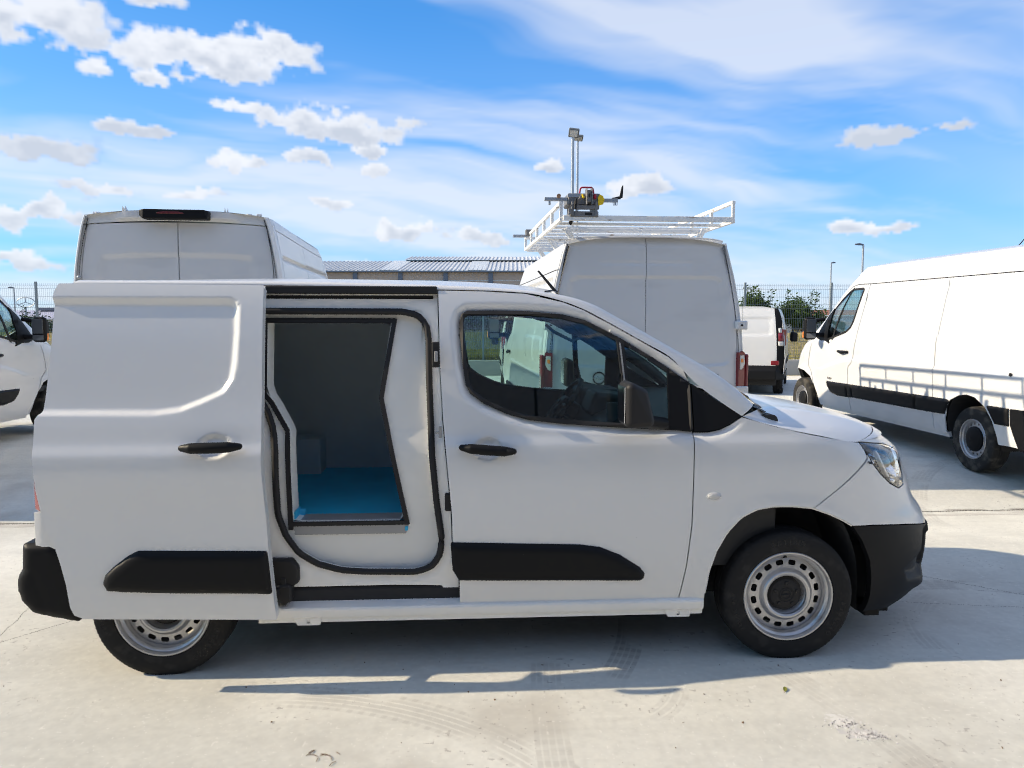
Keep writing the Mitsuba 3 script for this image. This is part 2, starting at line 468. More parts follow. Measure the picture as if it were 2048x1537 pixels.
fd = skin(door_in, body, (.011, .011), door_disp, .03)
k_door = both('front_door', fd, PAINT)
k_far = k_door + '_001'
seal = win.difference(win.buffer(-.020))
both('window_seal', skin(seal, off(.006), (.04, .04), lambda V: .010 * np.sqrt(np.clip(1 - (dist(win.boundary, V) / .010 - 1) ** 2, 0, 1)), .02), RUB, parent=k_door)
front_black = win.intersection(sbox(2.375, 1.0, 2.6, 1.6)).buffer(-.001)
both('window_frame', skin(front_black, off(.0045), (.04, .04), None, .02), PLAST, parent=k_door)
div = LineString([(2.150, 1.585), (2.166, 1.40), (2.192, 1.12)]).buffer(.0165, cap_style='flat').intersection(win)
both('window_bar', skin(div, off(.003), (.04, .02), lambda V: .004 + 0 * V[:, 0], .02), RUB, parent=k_door)
barm = LineString([(2.147, 1.585), (2.163, 1.40), (2.188, 1.13)]).buffer(.0035, cap_style='flat').intersection(win.buffer(-.02))
both('chrome_strip', skin(barm, off(-.0035), (.04, .02), None, .005), GREYM, parent=k_door)
both('door_window', skin(win.buffer(-.012).intersection(sbox(1, 1, 2.39, 2)), off(.014), (.05, .05), None, 0), GLASS, True, parent=k_door)
tri = Polygon(TRI).buffer(-.002)
both('pillar_panel', skin(tri, off(.002), (.03, .03), None, .02), PLAST)
MOULD = [(1.337, .621), (1.946, .600), (2.041, .586), (2.137, .546), (2.235, .482), (2.258, .451), (2.254, .426), (2.237, .416), (1.376, .434), (1.346, .487)]
both('side_moulding', pad(smooth_ring(MOULD, .012), off(-.002), .024, .045, .012), PLAST, parent=k_door)


def handle(parent, x0, x1, z0, z1, y, far):
    n = lambda t: (x0 + (x1 - x0) * t, z0 + (z1 - z0) * t)
    balls = []
    for t, r, dy in ((.03, .014, -.002), (.2, .023, -.016), (.5, .024, -.022), (.8, .023, -.016), (.97, .014, -.002)):
        a, b = n(t); balls.append((a, y + dy, b, r))
    hs = m3.Manifold()
    for p, q in zip(balls, balls[1:]):
        hs += m3.Manifold.batch_hull([m3.Manifold.sphere(r, 24).translate([a, b, c]) for a, b, c, r in (p, q)])
    h = from_m(hs)
    put(parent, 'handle', h, PLAST, 40)
    if far:
        put(k_far, 'handle', flipy(h, W2), PLAST, 40)


handle(k_door, 1.385, 1.640, 1.068, 1.046, -.006, True)
put(k_door, 'key_cap', hull_balls([(1.40, -.02, 1.067, .004), (1.43, -.024, 1.066, .004)]), RUB)

# wings, nose, bumper, lights
fender = Polygon([(2.425, .288), (2.459, .482), (2.48, .684), (2.486, .942), (2.492, 1.125), (2.563, 1.125), (2.622, 1.135), (2.673, 1.158), (2.729, 1.193), (2.924, 1.137), (3.166, 1.100), (3.437, 1.057), (3.425, 1.017), (3.411, .984), (3.25, .878), (3.067, .757)] + ARCH_F[8::-1] + [(2.556, .288)])


def wing_disp(V):
    d = dist(LineString(ARCH_F), V)
    e = dist(LineString(TRI[2:] + [(2.3, 1.125)]), V)
    return .006 * np.exp(-(d / .05) ** 2) - .020 * (1 - np.clip(e / .036, 0, 1)) * (V[:, 0] > 2.4) * sstep(1.19, 1.13, V[:, 1])


both('wing', skin(fender.buffer(-G2), body, (.013, .013), wing_disp, .02), PAINT)
both('arch_lip', tube(np.array([body(s, z, .006) for s, z in resample(ARCH_F[1:13], .03)]), .006, 6), PAINT)
head = smooth_ring(HEAD, .015)
nose = Polygon([(3.415, .980), (3.067, .757), (3.147, .724), (3.206, .693), (3.248, .662), (3.358, .656), (3.464, .646), (3.603, .627), (3.853, .579), (SE, .565), (SE, 1.064), (3.46, 1.064), (3.43, 1.02)]).difference(head.buffer(.004))
grille = Polygon([(3.93, .70), (SE, .66), (SE, .86), (3.96, .86), (3.85, .80)])


def nose_disp(V):
    d = dist(LineString(ARCH_F), V)
    s, z = V[:, 0], V[:, 1]
    rib = .006 * np.exp(-((z - (.815 + .12 * np.clip(s - 3.75, 0, .3))) / .05) ** 2) * sstep(3.62, 3.85, s) - .004 * np.exp(-((z - .72) / .05) ** 2) * sstep(3.70, 3.92, s)
    return .006 * np.exp(-(d / .05) ** 2) + rib


both('nose_panel', skin(nose.difference(grille).buffer(-.001), body, (.018, .014), nose_disp, .02), PAINT)
both('grille', skin(grille, off(.03), (.05, .03), lambda V: .012 * np.cos(V[:, 1] * 2 * np.pi / .04), .0), PLAST)
blackb = Polygon([(3.248, .658), (3.358, .652), (3.464, .642), (3.603, .623), (3.853, .575), (SE, .561), (SE, .14), (3.85, .15), (3.641, .172), (3.493, .193), (3.403, .203), (3.365, .20), (3.341, .382), (3.324, .478), (3.286, .582)])
FOG = smooth_ring([(3.53, .405), (3.60, .325), (3.80, .292), (3.98, .30), (3.98, .575), (3.74, .575), (3.70, .47)], .02)


def bump_disp(V):
    inside = shapely.contains_xy(FOG, V[:, 0], V[:, 1])
    d = dist(FOG.boundary, V)
    lip = .022 * np.exp(-((V[:, 1] - .262) / .022) ** 2) * sstep(3.68, 3.85, V[:, 0])
    return -.040 * inside * sstep(0, .035, d) + lip + .012 * sstep(.565, .55, V[:, 1]) * sstep(.49, .5, V[:, 1]) * sstep(3.86, 3.9, V[:, 0])


both('front_bumper', skin(blackb, off(-.004), (.016, .012), bump_disp, .03), PLAST)
put(van, 'bumper_lip', cat(rbox(3.56, 3.62, .28, .30, .13, .19), rbox(3.42, 3.5, .15, .5, .16, .2)), PLAST)
k_head = both('headlight', skin(head.buffer(-.002), off(.0), (.02, .02), lambda V: .008 * sstep(0, .03, dist(head.boundary, V)), 0), LENS, True)
put(k_head, 'housing', skin(head, off(.060), (.02, .02), lambda V: -.01 * sstep(.0, .06, dist(head.boundary, V)), 0), DARK)
put(k_head, 'bezel', skin(head.buffer(-.001).difference(head.buffer(-.0075)), off(.003), (.04, .04), None, .045), RUB)
wedge = smooth_ring([(3.452, 1.046), (3.445, .985), (3.480, .935), (3.512, .955), (3.535, 1.00), (3.62, 1.012), (3.60, 1.026)], .006)
put(k_head, 'chrome_wedge', skin(wedge, off(.045), (.01, .01), lambda V: -.55 * (V[:, 1] - .98) + .08 * (V[:, 0] - 3.5), .012), CHROME)
refl = smooth_ring([(3.545, .985), (3.69, .965), (3.70, .885), (3.64, .85), (3.575, .90)], .02)
put(k_head, 'reflector', skin(refl, off(.040), (.008, .008), lambda V: -.50 * (V[:, 1] - .93) - .020 * sstep(0, .05, dist(refl.boundary, V)), .02), CHROME)
put(k_head, 'light_strip', skin(LineString([(3.535, 1.0), (3.53, .97), (3.555, .905), (3.575, .875)]).buffer(.007), off(.018), (.02, .02), lambda V: .006 + 0 * V[:, 0], .02), CLRL)
put(k_head, 'light_strip', skin(LineString([(3.74, .985), (3.735, .93), (3.72, .86)]).buffer(.012), off(.02), (.02, .02), lambda V: .006 + .4 * (V[:, 0] - 3.72), .02), CHROME)
put(k_head, 'projector', mv(trimesh.creation.icosphere(3, .030), *body(3.64, .93, .045)), SCREEN, True)
put(k_head, 'projector', mv(trimesh.creation.icosphere(3, .020), *body(3.63, .84, .03)), CHROME, True)
put(van, 'side_repeater', pad(affinity.scale(Point(2.584, .821).buffer(1, 24), .033, .0165), off(-.001), .008, .012, .006), CLRL)
put(van, 'side_repeater', tube([body(2.584 + .034 * math.cos(t), .821 + .0172 * math.sin(t), -.001) for t in np.linspace(0, 2 * np.pi, 28, endpoint=False)], .003, 6, True), PAINT)

# bonnet, cowl, windscreen, roof
GX = PC(range(13), [-.43, .46, 1.28, 1.489, 1.702, 1.884, 1.982, 2.104, 2.265, 2.386, 2.51, 2.627, 2.728]); GZ = PC(range(13), [1.822, 1.82, 1.800, 1.796, 1.784, 1.743, 1.705, 1.640, 1.549, 1.480, 1.352, 1.264, 1.197])
EX = PC(range(13), [-.41, .46, 1.28, 1.49, 1.72, 1.91, 2.03, 2.15, 2.31, 2.43, 2.56, 2.68, 2.797]); EZ = PC(range(13), [1.842, 1.842, 1.824, 1.816, 1.799, 1.769, 1.731, 1.667, 1.577, 1.508, 1.432, 1.352, 1.247])
RX = PC(range(13), [-.43, .46, 1.30, 1.60, 1.82, 2.02, 2.16, 2.30, 2.47, 2.60, 2.74, 2.86, 2.99]); RZ = PC(range(13), [1.846, 1.876, 1.868, 1.855, 1.832, 1.775, 1.715, 1.645, 1.55, 1.47, 1.39, 1.30, 1.212])


def roof_row(t, o=0.0, w0=0.0):
    g = body(GX(t), GZ(t)) if t > .3 else np.array([GX(t), YT(GZ(t)), GZ(t)])
    e = np.array([EX(t), g[1] + .05, EZ(t)]); c = np.array([RX(t), W2, RZ(t)])
    th = np.linspace(0, np.pi / 2, 8)[:, None]
    a = g + (e - g) * np.c_[np.sin(th), 1 - np.cos(th), np.sin(th)]
    w = np.linspace(w0, 1, 22)[:, None]; r = 1 - (1 - w) ** 2.2
    b = e + (c - e) * np.c_[r, w, r]
    return a, b


def whole(h):
    m = h[::-1][1:].copy(); m[:, 1] = 2 * W2 - m[:, 1]
    return np.vstack([h, m])


HT = 4.35
roof_rows, rail_rows, glass_rows = [], [], []
for t in np.r_[np.linspace(0, 2, 30), np.linspace(2.06, HT, 40)]:
    a, b = roof_row(t); roof_rows.append(whole(np.vstack([a, b[1:]])))
roof = loft(roof_rows)
put(van, 'roof', roof, PAINT, True)
for t in np.linspace(HT, 12, 90):
    a, b = roof_row(t); rail_rows.append(np.vstack([a, b[:1] + (b[1:2] - b[:1]) * .5])); glass_rows.append(whole(np.vstack([b[:1] + (b[1:2] - b[:1]) * .5, b[1:]])))
both('windscreen_pillar', loft(rail_rows), PAINT, True)
put(van, 'windscreen', loft(glass_rows), GLASS, True)
edge = np.array([g[0] for g in glass_rows])
both('windscreen_seal', tube(edge + [0, .016, -.004], .004, 6), RUB, True)
hem = np.array(roof_rows[-1]); put(van, 'header_strip', tube(hem[8:-8] + [.004, 0, -.001], .006, 6), RUB, True)
# bonnet from the windscreen foot to the nose, with the cowl strip under its rear edge
BS = PC([0, 1, 2, 3, 3.4], [2.731, 2.924, 3.166, 3.437, 3.53]); BZ = PC([0, 1, 2, 3, 3.4], [1.195, 1.139, 1.102, 1.060, 1.0605])
CX = PC([0, 1, 2, 3, 3.4], [3.02, 3.20, 3.43, 3.61, 3.66]); CZ = PC([0, 1, 2, 3, 3.4], [1.208, 1.192, 1.155, 1.098, 1.066])
c0 = np.array(glass_rows[-1]); o0 = np.argsort(c0[:, 1])
foot = [PC(np.r_[-.2, c0[o0, 1]], np.r_[2.72, c0[o0, k]] if k == 0 else np.r_[c0[o0[0], k] - .03, c0[o0, k]]) for k in (0, 2)]


def bonnet_row(t, dz=0.0):
    g = body(BS(t), BZ(t)); c = np.array([CX(t), W2, CZ(t)])
    w = np.linspace(0, 1, 44) ** 1.6; e = 2.2 + 1.9 * (t / 3.4) ** 2
    r = 1 - (1 - w) ** e; rz = 1 - (1 - w) ** (4.2 - .4 * t)
    bul = .012 * np.exp(-((w - .38) / .09) ** 2) * min(1, t * .8) * (1 - (t / 3.4) ** 2)
    half = np.stack([g[0] + (c[0] - g[0]) * r, g[1] + (c[1] - g[1]) * w, g[2] + (c[2] - g[2]) * rz + bul + dz], -1)
    k = float(1 - sstep(0, .75, t))
    q = np.stack([foot[0](half[:, 1]) + .035, half[:, 1], foot[1](half[:, 1]) - .022 + dz], -1)
    kk = (k * sstep(0, .12, w))[:, None]
    half = half * (1 - kk) + q * kk
    return whole(half)


put(van, 'bonnet', loft([bonnet_row(t) for t in np.linspace(0, 2.975, 56)]), PAINT, True)
put(van, 'nose_panel', loft([bonnet_row(t) for t in np.linspace(3.01, 3.4, 12)]), PAINT, True)
put(van, 'bonnet_gap', loft([bonnet_row(t, -.006) for t in (2.93, 3.0, 3.06)]), RUB, True)
cw = [c0 + [-.02, 0, -.006], c0 + [.02, 0, -.020], c0 + [.06, 0, -.040]]
put(van, 'cowl', loft(cw), PLAST, True)
put(van, 'wiper', tube([(2.83, .16, 1.215), (2.90, .45, 1.245), (2.965, .95, 1.262)], .008, 6), RUB)

# flank behind the front door, the door opening, its rails, seals and sill
SEAL = [(.30, 1.696), (.506, 1.696), (1.108, 1.694), (1.183, 1.678), (1.225, 1.63), (1.235, 1.565), (1.239, 1.348), (1.252, 1.018), (1.272, .796), (1.295, .627), (1.287, .548), (1.248, .486), (1.17, .462), (.929, .468), (.82, .478), (.712, .511), (.627, .566), (.57, .65), (.535, .751), (.528, .916), (.526, 1.048), (.513, 1.146), (.488, 1.222), (.42, 1.33), (.34, 1.40), (.30, 1.45)]
sealp = smooth_ring(SEAL, .065)
jamb = Polygon([(.10, 1.805), (1.276, 1.797), (1.285, 1.441), (1.300, 1.181), (1.319, .971), (1.338, .756), (1.341, .621), (1.372, .434), (1.375, .318), (.10, .318)])
slot1, slot2 = sbox(.10, 1.779, 1.276, 1.83), sbox(.10, 1.7515, 1.256, 1.7725)
slot3 = Polygon([(.10, .341), (.535, .341), (1.041, .332), (1.128, .344), (1.237, .342), (1.290, .337), (1.298, .345), (1.298, .388), (1.29, .394), (1.063, .401), (.10, .399)])


def jamb_disp(V):
    d = dist(sealp.boundary, V)
    return .010 * sstep(.022, .05, d) - .012 * (1 - sstep(.0, .03, np.abs(V[:, 1] - .43)))* sstep(1.2,1.1,V[:,0]) * 0


put(van, 'door_frame', skin(jamb.difference(sealp.buffer(-.004)).difference(slot1).difference(slot2).difference(slot3), off(.062), (.025, .02), jamb_disp, .03), JAMB)
put(van, 'top_rail', rbox(.40, 1.276, .205, .30, 1.779, 1.815), RUB)
put(van, 'top_rail', rbox(.40, 1.257, .262, .31, 1.750, 1.774), RUB)
put(van, 'bottom_rail', rbox(.38, 1.31, .13, .20, .325, .405), RUB)
put(van, 'bottom_rail', tube(np.array([(.2, .095, .366), (.7, .095, .364), (1.0, .10, .365), (1.15, .13, .372), (1.26, .17, .376)]), .014, 8), PLAST)
put(van, 'bottom_rail', tube(np.array([(.2, .088, .345), (.9, .088, .343), (1.1, .11, .349), (1.22, .15, .352)]), .008, 8), GREYM)
put(van, 'door_bracket', cat(hull_balls([(x, y, z, .012) for x, z in ((.46, .536), (.595, .533), (.618, .500), (.618, .44), (.60, .428), (.46, .428)) for y in (.03, .075)]), rbox(.44, .60, .0, .08, .345, .43, .01), rbox(.55, .575, .01, .05, .33, .46, .004)), RUB, label='black roller bracket at the foot of the open doorway')
ring = np.array(resample(list(sealp.exterior.coords)[:-1], .03, True))
put(van, 'door_seal', tube([(x, .055 + YT(z), z) for x, z in ring], .0155, 8, True), RUB)
sill_prof = [(.085, .338), (.074, .330), (.026, .318), (.016, .313), (.012, .304), (.014, .284), (.019, .268), (.027, .262), (.036, .261), (.036, .238), (.05, .236)]
xs = np.r_[np.linspace(.44, 2.53, 40), 2.55]
put(van, 'sill', loft([[(x, y + (.004 if x > 2.54 else 0), z) for y, z in sill_prof] for x in xs]), JAMB, 25)
for a in (.60, 2.36):
    put(van, 'sill_tab', mv(rot(extrude(smooth_ring([(a, .262), (a + .13, .262), (a + .125, .226), (a + .02, .226)], .004).difference(Point(a + .07, .243).buffer(.009)), .003), 90, [1, 0, 0]), 0, .033, 0), JAMB)
for z0, z1, x0, x1, yy in ((1.44, 1.545, 1.262, 1.284, .075), (.765, .835, 1.318, 1.342, .045)):
    put(van, 'door_latch', hull_balls([(x, yy + y, z, .007) for x in (x0, x1) for z in (z0, z1) for y in (0, .02)]), RUB)
put(van, 'door_striker', rbox(1.267, 1.283, .045, .06, 1.46, 1.51, .003), GREYM)
put(van, 'door_striker', cat(rbox(1.268, 1.300, .05, .06, 1.125, 1.135, .002), rbox(1.285, 1.300, .045, .055, 1.105, 1.16, .002)), GREYM)

# sliding door, pushed back along the flank
SL = [(-.41, 1.818), (-.423, 1.785), (-.427, 1.755), (-.422, 1.565), (-.427, 1.329), (-.432, 1.253), (-.451, 1.225), (-.442, 1.09), (-.433, 1.013), (-.429, .934), (-.418, .841), (-.396, .745), (-.371, .68), (-.350, .599), (-.332, .504), (-.325, .397), (-.312, .358), (-.271, .339), (.562, .314), (.554, .43), (.541, .641), (.537, .745), (.526, .951), (.513, 1.251), (.496, 1.812)]
SWAGE = [(-.56, 1.755), (.335, 1.755), (.374, 1.746), (.392, 1.717), (.397, 1.60), (.394, 1.473), (.383, 1.392), (.346, 1.332), (.252, 1.289), (.160, 1.253), (.051, 1.239), (-.56, 1.243)]
swage = smooth_ring(SWAGE, .03)
slp = smooth_ring(SL, .006)


def slide(s, z):
    return np.stack([np.asarray(s, float), -.15 + YT(z) - .03 * np.exp(-((np.asarray(z, float) - 1.05) / .2) ** 2), np.asarray(z, float)], -1)


def slide_disp(V):
    inside = shapely.contains_xy(swage, V[:, 0], V[:, 1]); d = dist(swage.boundary, V)
    r = np.hypot((V[:, 0] - .316) / .072, (V[:, 1] - 1.106) / .052)
    return -.026 * inside * np.clip(d / .024, 0, 1) - .020 * (1 - sstep(.72, 1.02, r)) - .030 * sstep(.50, .32, V[:, 1]) * 0


k_sl = put(van, 'sliding_door', skin(slp, slide, (.011, .009), slide_disp, .05), PAINT, label='sliding side door pushed back over the rear flank')
SM = [(-.174, .507), (-.161, .544), (-.124, .581), (-.059, .630), (-.017, .651), (.536, .640), (.543, .568), (.551, .442), (.007, .459), (-.159, .471)]
put(k_sl, 'side_moulding', pad(smooth_ring(SM, .012), lambda s, z: slide(s, z) + [0, -.002, 0], .026, .05, .012), PLAST)
handle(k_sl, .188, .445, 1.106, 1.112, -.184, False)
put(k_sl, 'roller_arm', hull_balls([(x, y, z, .018) for x, y, z in ((-.06, -.10, 1.03), (-.03, .0, 1.03), (-.06, -.10, 1.0))]), RUB)
put(k_sl, 'roller_arm', bar((.47, -.11, .40), (.55, .06, .40), .05, .03), RUB)
put(k_sl, 'inner_panel', skin(slp.buffer(-.004), lambda s, z: slide(s, z) + [0, .045, 0], (.1, .1), None, 0), JAMB)

# rear flank, tail, rear bumper
arch_r = Polygon([(-.40, .30), (-.405, .40), (-.37, .55), (-.29, .66), (-.16, .73), (0, .75), (.16, .73), (.29, .66), (.37, .55), (.405, .40), (.40, .30)])
quarter = Polygon([(-.40, 1.80), (.16, 1.81), (.16, .318), (-.52, .318), (-.542, .62), (-.542, .95), (-.51, 1.12), (-.44, 1.5)]).difference(arch_r).difference(sbox(-.7, .785, -.50, 1.06))
put(van, 'rear_flank', skin(quarter, off(.012), (.03, .03), None, .02), PAINT)
far_flank = Polygon([(-.40, 1.80), (1.276, 1.797), (1.338, .756), (1.375, .318), (-.52, .318), (-.542, .62), (-.542, .95), (-.51, 1.12), (-.44, 1.5)]).difference(arch_r).difference(sbox(-.7, .785, -.50, 1.06))
put(van, 'rear_flank', flipy(skin(far_flank, off(.0), (.04, .03), None, .02), W2), PAINT)
REARX = PC([.5, .95, 1.12, 1.5, 1.80], [-.548, -.548, -.525, -.445, -.385])
rdo = Polygon([(.075, .60), (.922, .60), (.922, 1.80), (.25, 1.80), (.14, 1.55), (.08, 1.05)])
rdm = skin(rdo, outw(lambda y, z: np.stack([REARX(z) - .01 * (1 - ((np.asarray(y) - W2) / W2) ** 2), np.asarray(y, float), np.asarray(z, float)], -1), (-1, 0, 0)), (.06, .06), None, .02)
both('rear_door', rdm, PAINT)
for sgn in (0, 1):
    m = cat(hull_balls([(x, y, z, .012) for x, y in ((-.540, .055), (-.545, .17), (-.50, .018)) for z in (.80, 1.02)]))
    put(van, 'tail_lamp', flipy(m, W2) if sgn else m, REDL)
RB = affinity.translate(smooth_ring([(-.632, .640), (-.640, .524), (-.658, .493), (-.664, .468), (-.664, .418), (-.648, .369), (-.60, .314), (-.527, .295), (-.40, .268), (-.36, .40), (-.42, .60), (-.50, .645)], .01), .030)


def rear_b(s, z):
    return np.stack([np.asarray(s, float), .035 + 0 * np.asarray(z, float), np.asarray(z, float)], -1)


mid = extrude(RB, 1.78); mid.apply_transform(trimesh.transformations.rotation_matrix(math.pi / 2, [1, 0, 0])); mid.apply_translation([0, 1.814, 0])
put(van, 'rear_bumper', cat(mid, skin(RB, rear_b, (.014, .014), lambda V: .030 * np.sqrt(np.clip(1 - (1 - np.clip(dist(RB.boundary, V) / .05, 0, 1)) ** 2, 0, 1)) - .004 * np.exp(-(dist(LineString([(-.61, .523), (-.555, .508), (-.525, .40), (-.50, .29)]), V) / .006) ** 2), 0)), PLAST)

# insulated box seen through the doorway
def lining(o):
    return lambda s, z: np.stack([np.asarray(s, float), .10 + o + YT(z), np.asarray(z, float)], -1)


OPEN = [(.462, 1.643), (1.052, 1.642), (.999, 1.282), (1.120, .704), (.596, .706), (.582, 1.129), (.504, 1.269), (.470, 1.312)]
op = Polygon(OPEN)
put(van, 'lining_panel', skin(sealp.buffer(.02).difference(op), lining(0), (.2, .06), None, .0), INSUL, 40)
o2 = np.array(resample(OPEN, .05, True)); o2 = np.vstack([o2, o2[:1]])
put(van, 'lining_edge', loft([lining(0)(o2[:, 0], o2[:, 1]), lining(.13)(o2[:, 0], o2[:, 1])]), INSUL, 25)
bars = [([(.38, 1.654), (1.058, 1.652)], .0105), ([(1.070, 1.662), (1.009, 1.284), (1.132, .686)], .0105), ([(.588, .6945), (1.140, .6945)], .0095), ([(.4515, 1.66), (.4595, 1.306), (.4965, 1.262), (.5725, 1.132), (.586, .668)], .0105)]
for i, (l, w) in enumerate(bars):
    put(van, 'opening_trim', skin(LineString(l).buffer(w, cap_style='flat', join_style='mitre'), lining(-.014 - .001 * i), (.1, .06), None, .014), RUB)
put(van, 'kick_strip', skin(sbox(.602, .642, 1.126, .6835), lining(-.010), (1, 1), None, .01), GREYM)
put(van, 'threshold_strip', rbox(.60, 1.116, .112, .23, .704, .708, .001), GREYM)
put(van, 'blue_tape', cat(rbox(1.120, 1.134, .086, .099, .656, .676, .001), rbox(.598, .604, .112, .23, .709, .748, .001), rbox(.60, .630, .20, .232, .709, .736, .001)), BLUET, label='scraps of blue film at the corners of the opening')
bx0, bx1, by0, by1, bz0, bz1 = -.42, 1.20, .23, 1.45, .702, 1.70
V8 = lambda *q: tm(q, [[0, 1, 2], [0, 2, 3]])
put(van, 'box_wall', V8((bx0, by1, bz0), (bx1, by1, bz0), (bx1, by1, bz1), (bx0, by1, bz1)), INWALL, False)
put(van, 'box_wall', V8((bx0, by0, bz0), (bx0, by1, bz0), (bx0, by1, bz1), (bx0, by0, bz1)), INWALL, False)
put(van, 'box_wall', V8((bx1, by0, bz0), (bx1, by1, bz0), (bx1, by1, bz1), (bx1, by0, bz1)), INWALL, False)
put(van, 'box_wall', skin(sbox(bx0, bz0, bx1, bz1).difference(op.buffer(.002)), lining(.13), (.2, .06), None, 0), INWALL, 40)
put(van, 'box_ceiling', V8((bx0, by0, bz1), (bx1, by0, bz1), (bx1, by1, bz1), (bx0, by1, bz1)), INWALL, False)
put(van, 'box_floor', rbox(bx0, bx1, by0, by1, .60, bz0, .001), BLUEF, False)
put(van, 'wheel_box', hull_balls([(x, y, z, .012) for x in (.10, .50) for y in (1.26, 1.44) for z in (.70, .91)]), INWALL)

# cab interior
dl = Polygon(D_REAR + [(2.8, .3), (2.8, 1.18)] + TRI[1:2] + RG[::-1]).buffer(0).difference(win.buffer(-.012)).difference(Polygon(ARCH_F).buffer(.03))
lin = skin(dl, off(.055), (.05, .05), None, 0)
both('cab_lining', lin, DARK)
rl = []
for t in np.linspace(2, HT + .15, 20):
    a, b = roof_row(t); h = np.vstack([a[3:], b[1:]]); h[:, 2] -= .055; rl.append(whole(h))
put(van, 'roof_lining', loft(rl), LINING, True)
for m in [tube(edge + [-.02, .02, -.035], .034, 8)]:
    both('pillar_trim', m, DARK, True)
put(van, 'bulkhead', rbox(1.30, 1.33, .27, 1.58, .3, 1.77), DARK)
put(van, 'cab_floor', rbox(1.42, 2.5, .06, 1.79, .36, .42), DARK)
dash = Polygon([(2.16, .55), (2.10, .80), (2.08, 1.0), (2.13, 1.12), (2.22, 1.165), (2.5, 1.19), (2.93, 1.195), (2.93, .45), (2.3, .45)]).buffer(-.03).buffer(.03)
dm = extrude(dash, 1.62); dm.apply_transform(trimesh.transformations.rotation_matrix(math.pi / 2, [1, 0, 0])); dm.apply_translation([0, 1.734, 0])
k_dash = put(van, 'dashboard', dm, DARK, 40)
put(k_dash, 'instrument_hood', hull_balls([(x, y, z, .03) for x, z in ((2.14, 1.15), (2.13, 1.21), (2.34, 1.20)) for y in (1.15, 1.45)]), DARK)
put(k_dash, 'instrument_hood', hull_balls([(x, y, z, .03) for x, z in ((2.13, 1.14), (2.16, 1.22), (2.36, 1.19)) for y in (.78, 1.02)]), DARK)
put(k_dash, 'glossy_panel', rot(rbox(2.128, 2.206, .34, .345, 1.08, 1.235, .002), 0, [0, 0, 1]), SCREEN)
sw = np.array([(0, .185 * math.cos(t), .185 * math.sin(t)) for t in np.linspace(0, 2 * np.pi, 48, endpoint=False)])
ring_m = cat(tube(sw, .0165, 10, True), hull_balls([(-.0, -.06, .03, .025), (0, .06, .03, .025), (0, 0, -.06, .025)]), bar((0, -.18, 0), (0, .18, 0), .03, .02), bar((0, 0, 0), (0, 0, -.18), .05, .015))
ring_m = mv(rot(ring_m, 38, [0, 1, 0]), 2.025, 1.30, 1.125)
k_sw = put(van, 'steering_wheel', ring_m, RUB, 40)
em = mv(rot(lathe([(.0, 0), (.018, 0), (.02, .003), (.0, .004)], 24), 90, [0, 0, 1]), 0, 0, 0)
put(k_sw, 'badge', mv(rot(em, 38, [0, 1, 0]), 2.000, 1.27, 1.14), CHROME)
put(k_sw, 'column', bar((2.03, 1.30, 1.115), (2.3, 1.30, .93), .09, .1, .02), DARK)
for y in (.55, 1.33):
    put(van, 'sun_visor', rbox(1.86, 2.02, y - .22, y + .22, 1.655, 1.68, .01), LINING)
put(van, 'grab_handle', tube([(1.95, 1.63, 1.62), (2.0, 1.60, 1.575), (2.12, 1.60, 1.515), (2.17, 1.63, 1.53)], .011, 8), LINING)

# mirrors and aerial
mb = [(2.137, y, z, .028) for y in (-.065, -.205) for z in (1.207, 1.352)] + [(2.185, y, 1.325, .03) for y in (-.08, -.185)] + [(2.212, y, 1.21, .032) for y in (-.08, -.185)]
mm = hull_balls(mb, 28)
arm = hull_balls([(2.20, -.06, 1.20, .03), (2.34, .025, 1.17, .028), (2.28, .02, 1.16, .02)], 20)
for sgn in (0, 1):
    q = (lambda m: flipy(m, W2)) if sgn else (lambda m: m)
    k = put(van, 'door_mirror', q(mm), MIRP, 50)
    put(k, 'arm', q(arm), PLAST, 50)
    put(k, 'mirror_glass', q(rbox(2.1055, 2.1085, -.215, -.06, 1.20, 1.36, .001)), CHROME)
put(van, 'aerial', tube(np.array([(1.952, .92, 1.792), (1.83, .92, 1.935)]), np.array([.011, .0055]), 8), RUB)

# underside and wheel housings
put(van, 'underbody', cat(rbox(.42, 2.52, .07, 1.78, .235, .40, .02), rbox(-.5, -.40, .10, 1.75, .30, .40, .02), rbox(-.35, 1.40, .30, 1.55, .44, .57, .02), rbox(.45, 1.40, .22, 1.62, .42, .50, .02), rbox(3.36, 3.7, .3, 1.55, .17, .5, .02), rbox(-.2, 3.2, .7, 1.15, .19, .5, .02)), VOID)
for cxw, top in ((0, arch_r), (2.975, Polygon(ARCH_F))):
    a = np.array(resample(list(top.exterior.coords)[:-1] if cxw == 0 else ARCH_F, .06))
    a = np.array([p for p in a])
    y0 = [float(body(p[0], p[1], .02)[1]) for p in a]
    lin = loft([[(p[0], y, p[1]) for p, y in zip(a, y0)], [(p[0], .42, p[1]) for p in a]])
    back = earcut(Polygon(a).buffer(.01)); bk = tm(np.c_[back[0][:, 0], np.full(len(back[0]), .42), back[0][:, 1]], back[1])
    m = cat(lin, bk)
    put(van, 'arch_liner', m, VOID, 40)
    put(van, 'arch_liner', flipy(m, W2), VOID, 40)


# wheels
def ring_text(word, r, deg, h, flip=False):
    out = []
    for i, ch in enumerate(word):
        if ch == ' ':
            continue
        m = meshkit.text_mesh(ch, h, .0016, True)
        w = m.bounds[1][0] - m.bounds[0][0]
        m = mv(m, -m.bounds[0][0] - w / 2, -h / 2, 0)
        m.apply_transform(trimesh.transformations.rotation_matrix(math.pi / 2, [1, 0, 0]))   # reads along x, up z, faces -y
        m = mv(m, 0, 0, r)
        a = deg - i * math.degrees(h * 1.25 / r)
        out.append(rot(m, a - 90, [0, -1, 0]))
    return cat(*out)


